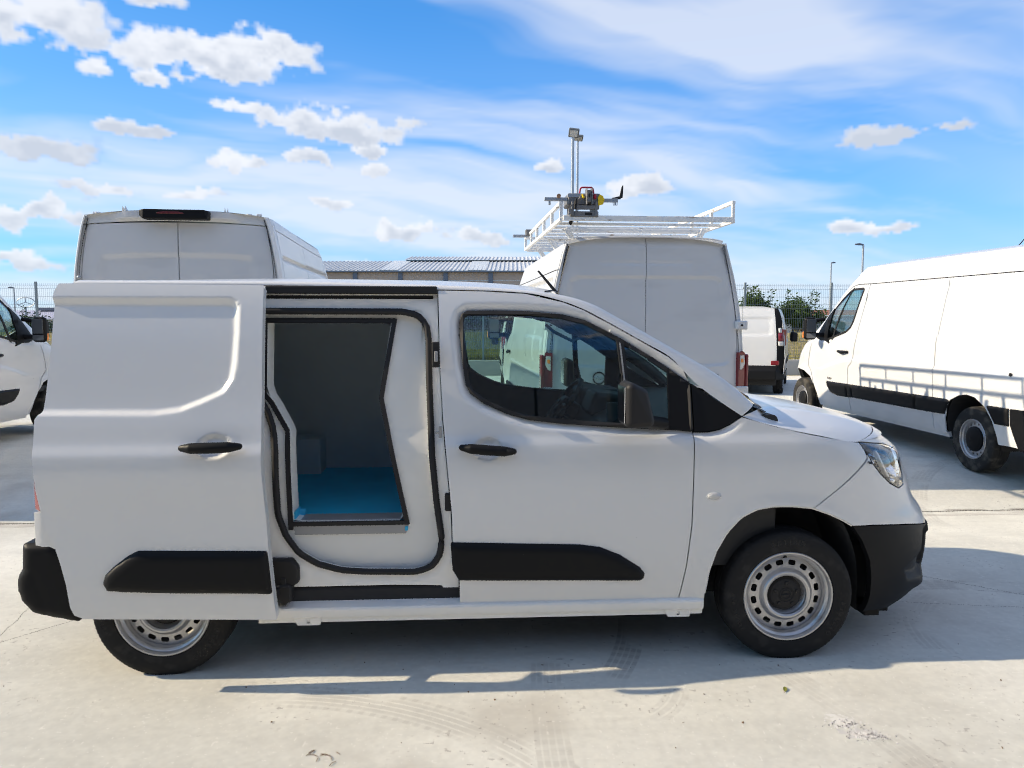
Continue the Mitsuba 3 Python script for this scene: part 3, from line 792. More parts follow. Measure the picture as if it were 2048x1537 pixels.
def steel_wheel(R, Wd, rim_r, hub_r, nhole, hole_r, hole, tread=72, hub_y=-.01):
    """meshes of a wheel about the y axis, outer face towards -y at y=0"""
    p = [(rim_r - .012, .030), (rim_r - .002, .014), (rim_r + .006, .004), (rim_r + .03, .000), (R - .045, .0005), (R - .026, .003), (R - .013, .008), (R - .005, .016), (R - .001, .028), (R, .045)]
    g = np.linspace(.045, Wd - .045, 15)
    for i, y in enumerate(g[1:-1]):
        p.append((R - (.009 if i in (3, 6, 9) else 0), y))
    p += [(R, Wd - .045), (R - .006, Wd - .03), (R - .03, Wd - .008), (rim_r + .03, Wd), (rim_r, Wd - .02)]
    tyre = lathe(p, 360)
    v = np.array(tyre.vertices).reshape(360, len(p), 3)
    gate = (np.arange(360) % 4 < 3)
    for j, d in ((6, .001), (7, .002), (8, .0015), (9, .001)):
        rr = np.hypot(v[:, j, 0], v[:, j, 2]); s = np.where(gate, 1, (rr - d) / rr)
        v[:, j, 0] *= s; v[:, j, 2] *= s
    tyre = tm(v.reshape(-1, 3), tyre.faces)
    f = rim_r
    rimp = [(f - .010, .034), (f - .003, .020), (f + .001, .008), (f - .003, .003), (f - .009, .004), (f - .0135, .012), (f - .016, .024), (f - .026, .030), (f - .031, .040), (f - .033, .060), (f - .034, .105), (f - .03, .17), (f - .01, Wd - .02)]
    barrel = lathe(rimp, 128)
    o, i_ = hole_r + .026, hole_r - .026
    face = [(f - .033, .066), (o + .004, .062), (o - .008, .054), (hole_r, .051), (i_, .046), (i_ - .006, .040), (i_ - .012, .028), (i_ - .018, .0225), (i_ - .026, .0215), (i_ - .034, .026), (hub_r + .012, .044), (hub_r + .002, .058), (hub_r - .006, .064), (.03, .066)]
    back = [(r, y + .004) for r, y in face[::-1]]
    disc = m3.Manifold.revolve(m3.CrossSection([face + back], m3.FillRule.NonZero), 128).rotate([-90, 0, 0])
    cut = m3.Manifold()
    w, h = hole
    for k in range(nhole):
        c = m3.CrossSection.square([2 * w - 2 * h * .45, 2 * h - 2 * h * .45], True).offset(h * .45, m3.JoinType.Round) if hole[0] != hole[1] else m3.CrossSection.circle(w, 20)
        cut += m3.Manifold.extrude(c, .3).translate([0, hole_r, -.15]).rotate([0, 0, 360 / nhole * (k + .5)])
    cut = cut.rotate([90, 0, 0])
    return tyre, barrel, from_m(disc - cut)


ty, ba, di = steel_wheel(.322, .205, .2207, .088, 16, .158, (.0185, .0125))
t1 = mikit.ply(ty, TYRE, smooth=40); b1 = mikit.ply(ba, SILV, smooth=40); d1 = mikit.ply(di, SILV, smooth=30)
hubp = lathe([(0, .036), (.030, .036), (.032, .039), (.036, .039), (.038, .036), (.060, .0375), (.074, .042), (.082, .052), (.086, .064)], 72)
lugs = cat(*[mv(rot(trimesh.creation.cylinder(.009, .012, sections=6), 90, [1, 0, 0]), .056 * math.cos(a), .038, .056 * math.sin(a)) for a in np.arange(5) * 2 * np.pi / 5 + .3])
emb = cat(tube([(.021 * math.cos(t), .0345, .021 * math.sin(t)) for t in np.linspace(0, 2 * np.pi, 24, endpoint=False)], .0018, 6, True), bar((-.024, .0345, -.003), (.006, .0345, .003), .004), bar((-.006, .0345, -.003), (.024, .0345, .003), .004))
hub1 = mikit.ply(cat(hubp, lugs, emb), RUB, smooth=30)
drum = mikit.ply(lathe([(0, .074), (.15, .074), (.165, .09), (.165, .14), (0, .14)], 48), VOID, smooth=30)
letters = cat(ring_text('SAILUN', .272, 108, .024), ring_text('ATREZZO', .272, -8, .022), ring_text('205/60 R16', .272, 215, .016))
lett = mikit.ply(mv(letters, 0, .0012, 0), RUB)
valve = mikit.ply(tube([(-.012, .050, .182), (-.012, .030, .190), (-.012, .016, .194)], .0045, 8), RUB, smooth=True)


def fit_wheel(parent, M, meshes, turn=0, flip=False, base=None):
    Mw = (base or VAN) @ M
    if flip:
        Mw = Mw @ T().rotate([0, 0, 1], 180)
    Mw = Mw @ T().rotate([0, 1, 0], turn)
    k = put(parent, 'wheel', meshes[0][1], None, M=Mw)
    for n, m in meshes[1:]:
        put(k, n, m, None, M=Mw, kind='stuff' if n == 'lettering' else None)
    return k


NW = [('tyre', t1), ('rim', b1), ('disc', d1), ('hub_cap', hub1), ('drum', drum), ('lettering', lett), ('valve', valve)]
fit_wheel(van, T().translate([0, .028, .312]), NW, turn=14)
fit_wheel(van, T().translate([2.975, .030, .312]) @ T().rotate([0, 0, 1], -1.5), NW, turn=0)
fit_wheel(van, T().translate([0, 2 * W2 - .028, .312]), NW[:5], flip=True)
fit_wheel(van, T().translate([2.975, 2 * W2 - .030, .312]), NW[:5], flip=True)
# ------------------------------------------------------------------ the tall panel vans: one model, three of them
HW = 1.035
BT = PC([.25, .42, .6, .75, 1.09, 1.3, 1.52, 1.88, 2.1, 2.2, 2.32, 2.42], [.96, 1.0, 1.022, 1.032, 1.036, 1.03, 1.012, .958, .912, .885, .855, .825])
BX = PC([.2, .3, .42, .55, .7, .82, 1.0, 1.2, 1.34, 1.45, 1.6, 1.8, 2.0, 2.15, 2.28, 2.37, 2.42], [4.90, 5.05, 5.14, 5.165, 5.15, 5.12, 5.07, 4.92, 4.70, 4.50, 4.26, 3.97, 3.72, 3.54, 3.33, 3.12, 2.95])
BS0 = PC([.2, 1.0, 1.34, 1.6, 2.0, 2.2, 2.42], [3.95, 3.90, 3.62, 3.25, 2.90, 2.70, 2.50])
TA, TB, TU, TL = superell(2.7)
XR = -1.05


def big(s, z, o=0.0):
    """left flank wrapped round the nose; s counts metres along the flank up to BS0, then to the middle line"""
    s, z = np.asarray(s, float), np.asarray(z, float)
    s0 = BS0(z); t = np.clip((s - s0) / (5.4 - s0), 0, 1)
    a, b = np.interp(t, TU, TA), np.interp(t, TU, TB)
    h = BT(z) - o
    x = np.where(s < s0, s, s0 + (BX(z) - o - s0) * a)
    y = h * (1 - b) - .05 * np.clip((XR + .10 - s) / .10, 0, 1.2) ** 2
    return np.stack([x, y, z], -1)


def bigo(o):
    return lambda s, z: big(s, z, o)


RCS = smooth_ring([(-.90, 2.083), (.84, 2.090), (2.35, 2.099), (2.45, 2.06), (2.55, 1.84), (2.60, 1.66), (2.60, 1.20), (-.90, 1.20)], .05)
SEAM_DOOR = [(3.86, 1.74), (3.66, 1.88), (3.377, 2.03), (3.10, 2.135), (2.807, 2.163), (2.440, 2.155), (2.526, 1.652), (2.622, 1.04), (2.709, .984), (2.746, .84), (2.70, .36)]
SEAM_DOOR2 = [(3.93, 1.29), (3.99, 1.05), (4.009, .932), (3.894, .809), (3.80, .62), (3.62, .36)]
BWIN = [(2.585, 2.085), (2.63, 2.110), (3.02, 2.108), (3.15, 2.072), (3.42, 1.945), (3.66, 1.78), (3.76, 1.68), (3.76, 1.36), (3.66, 1.335), (3.40, 1.345), (2.88, 1.47), (2.76, 1.54), (2.70, 1.64)]
bwin = smooth_ring(BWIN, .03)
B_AF = [(3.62, .30), (3.70, .46), (3.806, .635), (3.93, .76), (4.10, .835), (4.30, .855), (4.47, .835), (4.62, .77), (4.74, .66), (4.80, .52), (4.82, .30)]
B_AR = [(.44, .28), (.444, .519), (.408, .636), (.342, .746), (.187, .812), (.048, .836), (-.089, .818), (-.253, .73), (-.36, .60), (-.42, .45), (-.44, .28)]
cutw = lambda l, w=.0065: LineString(l).buffer(w, cap_style='flat')
flank = Polygon([(XR + .03, .36), (2.70, .335), (3.62, .335), (5.4, .60), (5.4, 1.36), (3.98, 1.74), (3.66, 2.02), (3.40, 2.20), (3.1, 2.40), (XR + .03, 2.40)])
flank = flank.difference(Polygon(B_AF)).difference(Polygon(B_AR)).difference(bwin)
flank = flank.difference(cutw(SEAM_DOOR)).difference(cutw(SEAM_DOOR2)).difference(cutw([(2.44, 2.155), (XR, 2.145)], .006)).difference(cutw([(.70, .36), (.66, 2.14)], .005)).difference(cutw([(4.05, 1.33), (4.6, 1.20), (5.0, .98), (5.4, .95)]))


def flank_disp(V):
    s, z = V[:, 0], V[:, 1]
    inside = shapely.contains_xy(RCS, s, z); d = dist(RCS.boundary, V)
    d = -.014 * inside * sstep(0, .030, d) * sstep(1.20, 1.75, z + .25 * (s < 0))
    zl = 1.082 - .19 * np.clip((s - 2.64) / .9, 0, 1) ** 1.6
    d = d + .016 * (1 - sstep(-.006, .022, z - zl)) * sstep(-.35, -.02, z - zl) * sstep(3.9, 3.2, s)
    zz = z - 1.46
    d = d + .012 * (1 - sstep(-.006, .018, zz)) * sstep(-.3, -.02, zz) * sstep(.98, .80, s) * sstep(-.70, -.60, s)
    for A in (B_AF, B_AR):
        d = d + .016 * np.exp(-(dist(LineString(A), V) / .07) ** 2)
    e = dist(bwin, V)
    return d - .012 * (1 - sstep(0, .03, e))


def make_big(key, dusty):
    OUT[0] = (0, 1, 0)
    p = lambda n, m, mt, sm=32, both_=True, lab=None: (put(key, n, m, mt, sm, lab), put(key, n, flipy(m, 0), mt, sm) if both_ else None)[0]
    p('body_side', skin(flank, big, (.03, .018), flank_disp, .012), PAINTB)
    p('inner_skin', skin(Polygon([(XR + .02, .40), (3.60, .40), (5.3, .62), (5.3, 1.3), (3.95, 1.70), (3.6, 2.0), (3.0, 2.38), (XR + .02, 2.38)]).difference(bwin.buffer(-.03)).difference(Polygon(B_AF).buffer(.02)).difference(Polygon(B_AR).buffer(.02)), bigo(.034), (.06, .05), None, 0), DARK)
    # roof: across from edge to edge
    s = np.r_[np.linspace(XR, 3.10, 40)]
    rows_ = []
    for si in s:
        e = big(si, 2.398)
        y = np.linspace(1, -1, 41)
        y = np.sign(y) * np.abs(y) ** .8
        rows_.append(np.stack([np.full(41, e[0]) - (.0 if si > XR + .01 else 0), y * e[1], 2.398 + .088 * (1 - np.abs(y) ** 3.2) * sstep(3.3, 2.3, e[0]) * (.75 + .25 * sstep(XR, XR + .25, e[0]))], -1))
    for k, sa in enumerate(np.linspace(3.10, 5.40, 24)[1:]):
        e = big(sa, 2.398); zt = 2.398
        y = np.linspace(1, -1, 41); y = np.sign(y) * np.abs(y) ** .8
        rows_.append(np.stack([np.full(41, e[0]), y * e[1], np.full(41, zt) + .088 * (1 - np.abs(y) ** 3.2) * sstep(3.3, 2.3, e[0])], -1))
    put(key, 'roof', loft(rows_), PAINTB, True)
    wsp = Polygon([(5.4, 1.385), (3.98, 1.76), (3.66, 2.035), (3.42, 2.20), (3.27, 2.30), (5.4, 2.26)])
    p('windscreen', skin(wsp, bigo(.004), (.06, .05), None, .01), GLASS)
    dome = Polygon([(3.40, 2.204), (3.1, 2.40), (5.4, 2.40), (5.4, 2.264), (3.265, 2.305)])
    p('roof_brow', skin(dome, big, (.05, .03), None, .01), PAINTB)
    seal_ = bwin.difference(bwin.buffer(-.028))
    p('window_seal', skin(seal_, bigo(.004), (.08, .06), None, .015), RUB)
    p('side_window', skin(bwin.buffer(-.02), bigo(.012), (.1, .1), None, 0), GLASS)
    p('window_bar', skin(LineString([(3.0, 2.10), (3.27, 1.36)]).buffer(.018), bigo(.001), (.1, .1), None, .01), RUB)
    p('mirror_base', skin(smooth_ring([(3.76, 1.72), (3.60, 1.83), (3.44, 1.62), (3.42, 1.38), (3.32, 1.285), (3.50, 1.335), (3.80, 1.37)], .01), bigo(-.004), (.05, .05), None, .02), PLAST)
    sp = [([(3.385, .722), (2.752, .728), (2.738, .533), (3.058, .528), (3.25, .556), (3.353, .646)], 0), ([(2.744, .728), (2.60, .730), (2.585, .545), (2.732, .533)], 0), ([(2.594, .730), (1.02, .742), (1.035, .556), (2.578, .545)], 0), ([(1.014, .742), (.335, .748), (.440, .566), (1.028, .556)], 0),
          ([(-.262, .752), (-.60, .752), (-.60, .57), (-.395, .565)], 0)]
    for pts, _ in sp:
        p('side_moulding', pad(smooth_ring(pts, .006), bigo(-.006), .022, .03, .022), PLAST)
    p('fuel_flap', skin(smooth_ring([(2.60, 1.05), (2.70, 1.0), (2.735, .84), (2.735, .77), (2.60, .77)], .01), bigo(-.0015), (.05, .05), None, .01), PAINTB)
    hm = hull_balls([(2.755, 1.05, 1.19, .018), (2.90, 1.068, 1.178, .024), (3.03, 1.05, 1.19, .018)])
    p('handle', hm, PLAST, 40)
    p('handle_cup', pad(affinity.scale(Point(2.90, 1.20).buffer(1, 20), .075, .05), bigo(.002), -.02, .05, .02), PAINTB)
    # mirrors on arms
    mh = hull_balls([(3.60, 1.17 + dy, z, .05) for dy in (.01, .10) for z in (1.395, 1.645)] + [(3.67, 1.18 + dy, z, .045) for dy in (.0, .08) for z in (1.42, 1.61)])
    k = p('door_mirror', mh, PLAST, 50)
    kk = key + '__door_mirror_001'
    for q, fl in ((k, 0), (kk, 1)):
        g = (lambda m: flipy(m, 0)) if fl else (lambda m: m)
        put(q, 'mirror_glass', g(rbox(3.547, 3.551, 1.150, 1.298, 1.465, 1.665, .001)), SCREEN)
        put(q, 'mirror_glass', g(rbox(3.547, 3.551, 1.150, 1.298, 1.372, 1.445, .001)), SCREEN)
        put(q, 'arm', g(hull_balls([(3.58, 1.02, 1.66, .03), (3.60, 1.14, 1.64, .03)])), PLAST)
        put(q, 'arm', g(hull_balls([(3.58, 1.02, 1.42, .035), (3.60, 1.14, 1.42, .035)])), PLAST)
        put(q, 'indicator', g(hull_balls([(3.66, 1.24, 1.375, .022), (3.62, 1.31, 1.39, .022), (3.62, 1.318, 1.46, .012)])), ORNG)
    # front and rear bumpers, lamps, sill
    fb = Polygon([(4.84, .22), (4.84, .70), (4.98, .72), (5.4, .60), (5.4, .22)]).difference(Polygon(B_AF).buffer(.004))
    p('front_bumper', skin(fb, bigo(-.012), (.06, .05), None, .03), PLAST)
    p('front_lamp', pad(smooth_ring([(4.62, 1.10), (4.70, .86), (4.95, .80), (5.02, 1.0), (4.86, 1.14)], .02), bigo(-.004), .01, .03, .04), CLRL)
    p('sill', skin(Polygon([(.44, .300), (3.63, .290), (3.62, .335), (.44, .36)]), bigo(.012), (.2, .05), None, .03), PAINTB)
    p('rear_quarter_skirt', skin(Polygon([(-.405, .56), (-.62, .565), (-.70, .37), (-.50, .355)]), bigo(-.002), (.1, .1), None, .01), PAINTB)
    bmp = smooth_ring([(XR - .10, .76), (-.615, .752), (-.62, .58), (-.72, .33), (XR - .10, .33)], .02)
    p('bumper_corner', skin(bmp, lambda s_, z: np.stack([np.maximum(s_, XR - .08), BT(z) + .008 - .10 * np.clip((-.95 - s_) / .2, 0, 1) ** 2, z], -1), (.05, .05), None, .02), PLAST)
    p('sliding_track', skin(Polygon([(.60, 1.60), (-.88, 1.60), (-.88, 1.615), (.60, 1.615)]), bigo(-.001), (.3, .02), None, .004), GREYM) if False else None
    # rear face: two doors with pressed fields, pillars, bumper, lamps
    seamR = PC([.5, .91, 1.327, 1.642, 2.003, 2.40, 2.49], [.955, .953, .946, .926, .870, .790, .768])
    zs = np.linspace(.5, 2.47, 40)
    xr = lambda y, z: XR + .055 * np.clip((z - .9) / 1.6, 0, 1) ** 2 + .035 * np.clip((np.abs(y) - .80) / .2, 0, 1.3) ** 2 + .05 * np.clip((z - 2.36) / .12, 0, 1) ** 2
    face = lambda o: outw(lambda y, z: np.stack([xr(np.asarray(y, float), np.asarray(z, float)) + o, np.asarray(y, float), np.asarray(z, float)], -1), (-1, 0, 0))
    topz = PC([0, .4, .64, .773, .84], [2.485, 2.478, 2.468, 2.45, 2.43])
    doorR = Polygon([(.003, .50)] + [(float(seamR(z)) - .004, z) for z in zs[zs < 2.44]] + [(y, float(topz(y)) - .012) for y in np.linspace(.775, .003, 20)])
    fld = smooth_ring([(-.2, 2.09), (.70, 2.087), (.775, 2.04), (.835, 1.64), (.862, 1.28), (.86, 1.22), (.81, 1.195), (.54, 1.18), (-.2, 1.18)], .05)
    fld2 = smooth_ring([(-.2, .98), (.80, 1.0), (.80, .62), (-.2, .60)], .05)

    def rd(V):
        d = -.016 * shapely.contains_xy(fld, V[:, 0], V[:, 1]) * sstep(0, .022, dist(fld.boundary, V)) - .010 * shapely.contains_xy(fld2, V[:, 0], V[:, 1]) * sstep(0, .028, dist(fld2.boundary, V))
        return d - .006 * np.exp(-((V[:, 1] - 2.216) / .012) ** 2) * (V[:, 0] < .46)

    dm_ = skin(doorR, face(0), (.03, .014), rd, .02)
    v = np.array(dm_.vertices)
    k = put(key, 'rear_door', dm_, PAINTB)
    k2 = put(key, 'rear_door', flipy(dm_, 0), PAINTB)
    pil = Polygon([(float(seamR(z)) + .004, z) for z in zs[zs < 2.44]] + [(float(BT(min(z, 2.42))) - .012 * (z < 2.4), z) for z in zs[zs < 2.44][::-1]])
    p('rear_pillar', skin(pil, face(.0), (.03, .06), None, .02), PAINTB)
    strip = Polygon([(y, float(topz(abs(y))) - .008) for y in np.linspace(-.835, .835, 50)] + [(.79, 2.36), (-.79, 2.36)])
    put(key, 'rear_inner', skin(Polygon([(-.9, .5), (-.9, 2.0), (-.76, 2.40), (.76, 2.40), (.9, 2.0), (.9, .5)]), face(.03), (.4, .3), None, 0), DARK)
    hem_ = [(XR + .105, y, float(topz(abs(y))) - .004) for y in np.linspace(-.80, .80, 30)]
    put(key, 'roof_hem', tube(hem_, .012, 8), PAINTB, True)
    TLs = [('lamp_rim', [(.948, 1.327), (1.018, 1.327), (1.052, 1.20), (1.055, .89), (1.03, .865), (.952, .87)], REDL, -.045, .03), ('lamp_reverse', [(.966, 1.296), (1.010, 1.296), (1.020, 1.215), (.992, 1.165), (.966, 1.15)], CLRL, -.056, .01), ('lamp_amber', [(.972, 1.262), (.998, 1.262), (.998, 1.225), (.972, 1.225)], ORNG, -.061, .01), ('lamp_reflector', [(.966, .972), (1.032, .978), (1.032, .885), (.966, .885)], CLRL, -.056, .01)]
    for n_, pts, mt, o_, bev in TLs:
        m_ = skin(smooth_ring(pts, .006), face(o_), (.03, .03), None, .05 if n_ == 'lamp_rim' else .014)
        p('tail_lamp' if n_ == 'lamp_rim' else 'tail_' + n_, m_, mt)
    p('tail_lamp_side', hull_balls([(x, 1.043, z, .014) for x in (XR + .0, XR + .13) for z in (.90, 1.295)]), REDL)
    hg = rbox(XR - .035, XR + .05, .915, 1.035, 1.555, 1.645, .012)
    kh = p('hinge', hg, PAINTB)
    p('hinge', mv(hg, 0, .02, -.66), PAINTB)
    p('hinge_bolt', mv(rot(trimesh.creation.cylinder(.011, .012, sections=12), 90, [0, 1, 0]), XR - .038, .968, 1.60), RUB)
    put(key, 'rear_lock', mv(rot(trimesh.creation.cylinder(.033, .03, sections=20), 90, [0, 1, 0]), XR - .006, -.72, 1.08), RUB)
    put(key, 'rear_bumper', hull_balls([(x, y, z, .03) for x, y in ((XR - .07, .80), (XR - .07, -.80), (XR + .02, 1.0), (XR + .02, -1.0)) for z in (.40, .66)]), PLAST)
    # wheels, underside, cab
    R_ = .352
    for x in (0, 4.332):
        for sg in (1, -1):
            M_ = T().translate([x, 1.0 * sg, R_ - .004]) @ T().rotate([0, 0, 1], 180 if sg > 0 else 0)
            kw = put(key, 'wheel', BIGW[0] if not dusty else BIGW[1], None, M=CUR['M'] @ M_)
            for n_, q in (('rim', BIGW[2]), ('disc', BIGW[3]), ('hub_cap', BIGW[4])):
                put(kw, n_, q, None, M=CUR['M'] @ M_)
    put(key, 'underbody', cat(rbox(-.9, 4.9, -.55, .55, .30, .60, .05), rbox(.5, 3.5, -.95, .95, .33, .60, .03), rbox(-1.0, -.55, -.95, .95, .36, .60, .03)), VOID)
    for A in (B_AF, B_AR):
        a = np.array(resample(A, .1)); y0 = [float(big(q[0], q[1], .012)[1]) for q in a]
        bk = earcut(Polygon(A))
        m_ = cat(loft([[(q[0], y, q[1]) for q, y in zip(a, y0)], [(q[0], .55, q[1]) for q in a]]), tm(np.c_[bk[0][:, 0], np.full(len(bk[0]), .55), bk[0][:, 1]], bk[1]))
        p('arch_liner', m_, VOID, 40)
    put(key, 'cab_floor', rbox(2.3, 4.3, -.95, .95, .62, .70), DARK)
    put(key, 'bulkhead', rbox(2.28, 2.32, -.80, .80, .6, 2.3), DARK)
    put(key, 'dashboard', hull_balls([(x, y, z, .05) for y in (-.85, .85) for x, z in ((3.45, 1.0), (3.50, 1.25), (4.1, 1.30), (4.2, .9))]), DARK)
    for y in (.5, -.45):
        ks = put(key, 'seat', cat(hull_balls([(x, y + d, z, .06) for d in (-.2, .2) for x, z in ((2.60, 1.12), (3.05, 1.12), (2.45, 1.62), (2.38, 1.62))])), DARK, 50)
        put(ks, 'headrest', hull_balls([(2.42, y + d, z, .05) for d in (-.09, .09) for z in (1.76, 1.86)]), DARK, 50)


bw = steel_wheel(.356, .225, .2207, .10, 16, .168, (.0135, .0135))
hubc = lathe([(0, -.004), (.018, -.004), (.020, -.001), (.024, -.001), (.026, -.004), (.09, .004), (.118, .010), (.136, .022), (.139, .034), (.136, .05)], 72)
BIGW = [mikit.ply(bw[0], TYRE, smooth=40), mikit.ply(bw[0], TYRE2, smooth=40), mikit.ply(bw[1], SILV, smooth=40), mikit.ply(bw[2], SILV, smooth=30), mikit.ply(hubc, PLAST, smooth=30)]


def place(x, y, ang, z=0.0, sc=1.0):
    m = T().translate([x, y, z]).rotate([0, 0, 1], 90 + ang)
    return m.scale(sc) if sc != 1 else m


M1 = place(6.055, 8.45, 3.37)
bigvan = thing('panel_van', 'tall white panel van on the right with the roof rack shadow across its flank', 'van', M1, 'tall white panel vans')
make_big(bigvan, True)
put(bigvan, 'roof_aerial', tube([(.55, .2, 2.48), (.10, .22, 2.80)], .006, 6), RUB)
tx = meshkit.text_mesh('F3500', .032, .002, True); tx.apply_transform(np.array([[-1, 0, 0, 3.36], [0, 0, 1, 1.0395], [0, 1, 0, .755], [0, 0, 0, 1.0]])); put(bigvan, 'lettering', tx, RUB, kind='stuff')
put(bigvan, 'lock_cap', mv(rot(trimesh.creation.cylinder(.018, .01, sections=16), 90, [1, 0, 0]), -.62, 1.052, 1.10), RUB)
a5 = math.radians(5.0)
M2 = place(1.34 - 1.05 * math.sin(a5), 7.7 + 1.05 * math.cos(a5), 5.0)
mid_van = thing('panel_van', 'tall white panel van carrying a roof rack, seen from behind', 'van', M2, 'tall white panel vans')
copy_parts(bigvan, mid_van, M2, ('roof_aerial', 'lettering', 'lock_cap'))
lw = place(-7.66, 7.05, 1.6)
left_van = thing('panel_van', 'white panel van cut off by the left edge of the photo', 'van', lw, 'tall white panel vans')
SHORT = {}


def shorter(d):      # the left van is the short wheelbase body: its load bay is 0.65 m less
    if d['filename'] not in SHORT:
        v, f, n, _, _ = meshkit.WRITTEN[d['filename']]
        v = np.array(v, float); v[:, 0] += .65 * np.clip((1.9 - v[:, 0]) / 1.2, 0, 1)
        SHORT[d['filename']] = meshkit.write_ply((v, f), False, normals=n)
    return {**d, 'filename': SHORT[d['filename']]}


for k in [k for k in scene if k.startswith(bigvan + '__') and not any(q in k for q in ('roof_aerial', 'lettering', 'lock_cap'))]:
    scene[left_van + k[len(bigvan):]] = {**(scene[k] if '__wheel' in k else shorter(scene[k])), 'to_world': lw}
for key, M_ in ((mid_van, M2), (left_van, lw)):      # wheels sit on their own axles
    for k in [k for k in scene if k.startswith(key + '__wheel')]:
        src = scene[bigvan + k[len(key):]]['to_world']
        loc = M1.inverse() @ src
        if key == left_van and np.array(loc.matrix)[0, 3] < 1:
            loc = T().translate([.65, 0, 0]) @ loc
        scene[k]['to_world'] = M_ @ loc
# round emblem on the middle van's left rear door
CUR['M'] = M2
t_ = np.linspace(0, 2 * np.pi, 40, endpoint=False)
put(mid_van, 'emblem', cat(tube([(XR - .012, .477 + .058 * math.cos(t), 1.075 + .058 * math.sin(t)) for t in t_], .006, 8, True), bar((XR - .012, .405, 1.068), (XR - .012, .50, 1.088), .012, .008), bar((XR - .012, .45, 1.060), (XR - .012, .548, 1.082), .012, .008)), CHROME, label='round chrome lightning emblem on the rear door')

# ------------------------------------------------------------------ roof rack and the ladder gear on it
RM = T().translate([1.34 + .28 * math.sin(a5), 7.7 - .28 * math.cos(a5), 0]).rotate([0, 0, 1], 95)
rack = thing('roof_rack', 'white aluminium roof rack with slatted floor on the middle van', 'roof rack', RM)
yL, yR, zl, zu, xF = .905, -.762, 2.597, 2.75, 3.2


def rb(n, a, b, w=.035, h=None):
    put(rack, n, bar(a, b, w, h, .003), RACKW)


for y in (yL, yR):
    zt = zu + (.025 if y < 0 else 0)
    rb('lower_rail', (0, y, zl), (xF, y, zl)); rb('upper_rail', (.0, y, zt), (xF, y, zt), .034)
    for x in (.017, .62, 1.25, 1.9, 2.52, xF - .017):
        rb('rail_post', (x, y, zl + .0175), (x, y, zt - .017), .030)
    for x in (.55, 1.65, 2.8):
        rb('rack_foot', (x, y * .86, zl - .02), (x, y * .76, 2.44), .06, .05)
        rb('bearer', (x, y * .9, zl - .035), (x, 0.0, zl - .035), .05, .03) if y > 0 else rb('bearer', (x, 0.0, zl - .035), (x, y * .9, zl - .035), .05, .03)
rb('end_rail', (.0, yL - .018, zl + .012), (.0, yR + .018, zl + .012), .035, .05)
rb('end_rail', (xF, yL - .018, zl), (xF, yR + .018, zl), .035, .05)
rb('end_rail', (xF, yL - .018, zu), (xF, yR + .018, zu), .034)
for x in np.arange(.30, 3.0, .33):
    rb('floor_slat', (x, yL - .018, zl - .005), (x, yR + .018, zl - .005), .05, .026)
gear = thing('ladder_clamp', 'grey ladder clamp machine with red grip bolted to the rack corner', 'clamp', RM @ T().translate([0, .69 - .42 * .56, 2.617 - 2.665 * .56]).scale(.56))
g = lambda n, m, mt: put(gear, n, m, mt, 35)
g('base', cat(rbox(-.05, .42, .18, .66, 2.665, 2.76, .01), rbox(-.07, .44, .20, .24, 2.68, 2.92, .006), rbox(-.07, .44, .60, .64, 2.68, 2.92, .006)), WORNM)
g('base_slot', rbox(-.056, -.05, .29, .41, 2.695, 2.735, .001), RUB)
g('housing', rbox(-.02, .46, .14, .70, 2.86, 3.06, .02), WORNM)
g('housing_panel', rbox(-.03, -.021, .47, .70, 2.99, 3.05, .004), GALV)
g('pulley_block', cat(rbox(-.14, .02, .385, .40, 2.86, 3.13, .012), rbox(-.14, .02, .30, .315, 2.86, 3.13, .012), rbox(-.12, .0, .315, .385, 2.90, 3.10, .01)), WORNM)
g('pulley_block', rbox(-.135, -.12, .335, .362, 2.98, 3.04, .004), RUB)
g('under_gear', cat(*[rbox(-.06 + .09 * i, .0 + .09 * i, .17 + .08 * i, .62 - .05 * i, 2.79 + .012 * i, 2.86, .008) for i in range(4)]), WORNM)
g('cross_arm', rbox(-.01, .05, .70, 1.09, 2.93, 2.99, .006), GALV)
g('cross_arm', rbox(-.01, .05, -.16, .16, 2.92, 2.98, .006), GALV)
g('arm_shoe', hull_balls([(.02, -.07, 2.985, .012), (.02, -.20, 2.985, .012), (.02, -.215, 3.02, .012)]), RUB)
g('arm_shoe', hull_balls([(.02, -.195, 3.0, .012), (.02, -.235, 3.01, .012), (.02, -.232, 3.17, .012), (.02, -.245, 3.20, .008)]), RUB)
g('arm_wheel', mv(rot(trimesh.creation.cylinder(.035, .03, sections=20), 90, [0, 1, 0]), -.02, .85, 3.01), mat('tan_rubber', pr((.30, .17, .10), .7)))
g('arm_knob', cat(mv(trimesh.creation.cylinder(.018, .05, sections=14), .02, 1.0, 2.91), mv(trimesh.creation.icosphere(2, .024), .02, 1.0, 2.885)), GALV)
g('arm_knob', cat(mv(trimesh.creation.cylinder(.016, .05, sections=14), .02, -.12, 2.90), tube([(.02, -.08, 2.92), (.02, -.085, 2.875), (.02, -.155, 2.875), (.02, -.16, 2.92)], .006, 6)), GALV)
g('grip', cat(tube(resample([(.10, .235, 3.06), (.10, .245, 3.15), (.10, .275, 3.175), (.10, .44, 3.175), (.10, .47, 3.15), (.10, .48, 3.06)], .015), .015, 8)), REDP)
g('grip_cover', rbox(-.06, -.03, .22, .27, 2.96, 3.05, .015), REDP)
g('yellow_knob', hull_balls([(-.05, .44, 2.99, .022), (-.05, .455, 3.03, .014)]), YEL)
g('yellow_plate', cat(extrude(Polygon([(.18, 2.86), (.11, 2.88), (.09, 2.95), (.115, 3.01), (.165, 3.03), (.19, 2.98)]).buffer(.006), .02).apply_transform(np.array([[0, 0, 1, -.06], [1, 0, 0, 0], [0, 1, 0, 0], [0, 0, 0, 1.0]]))), YEL)
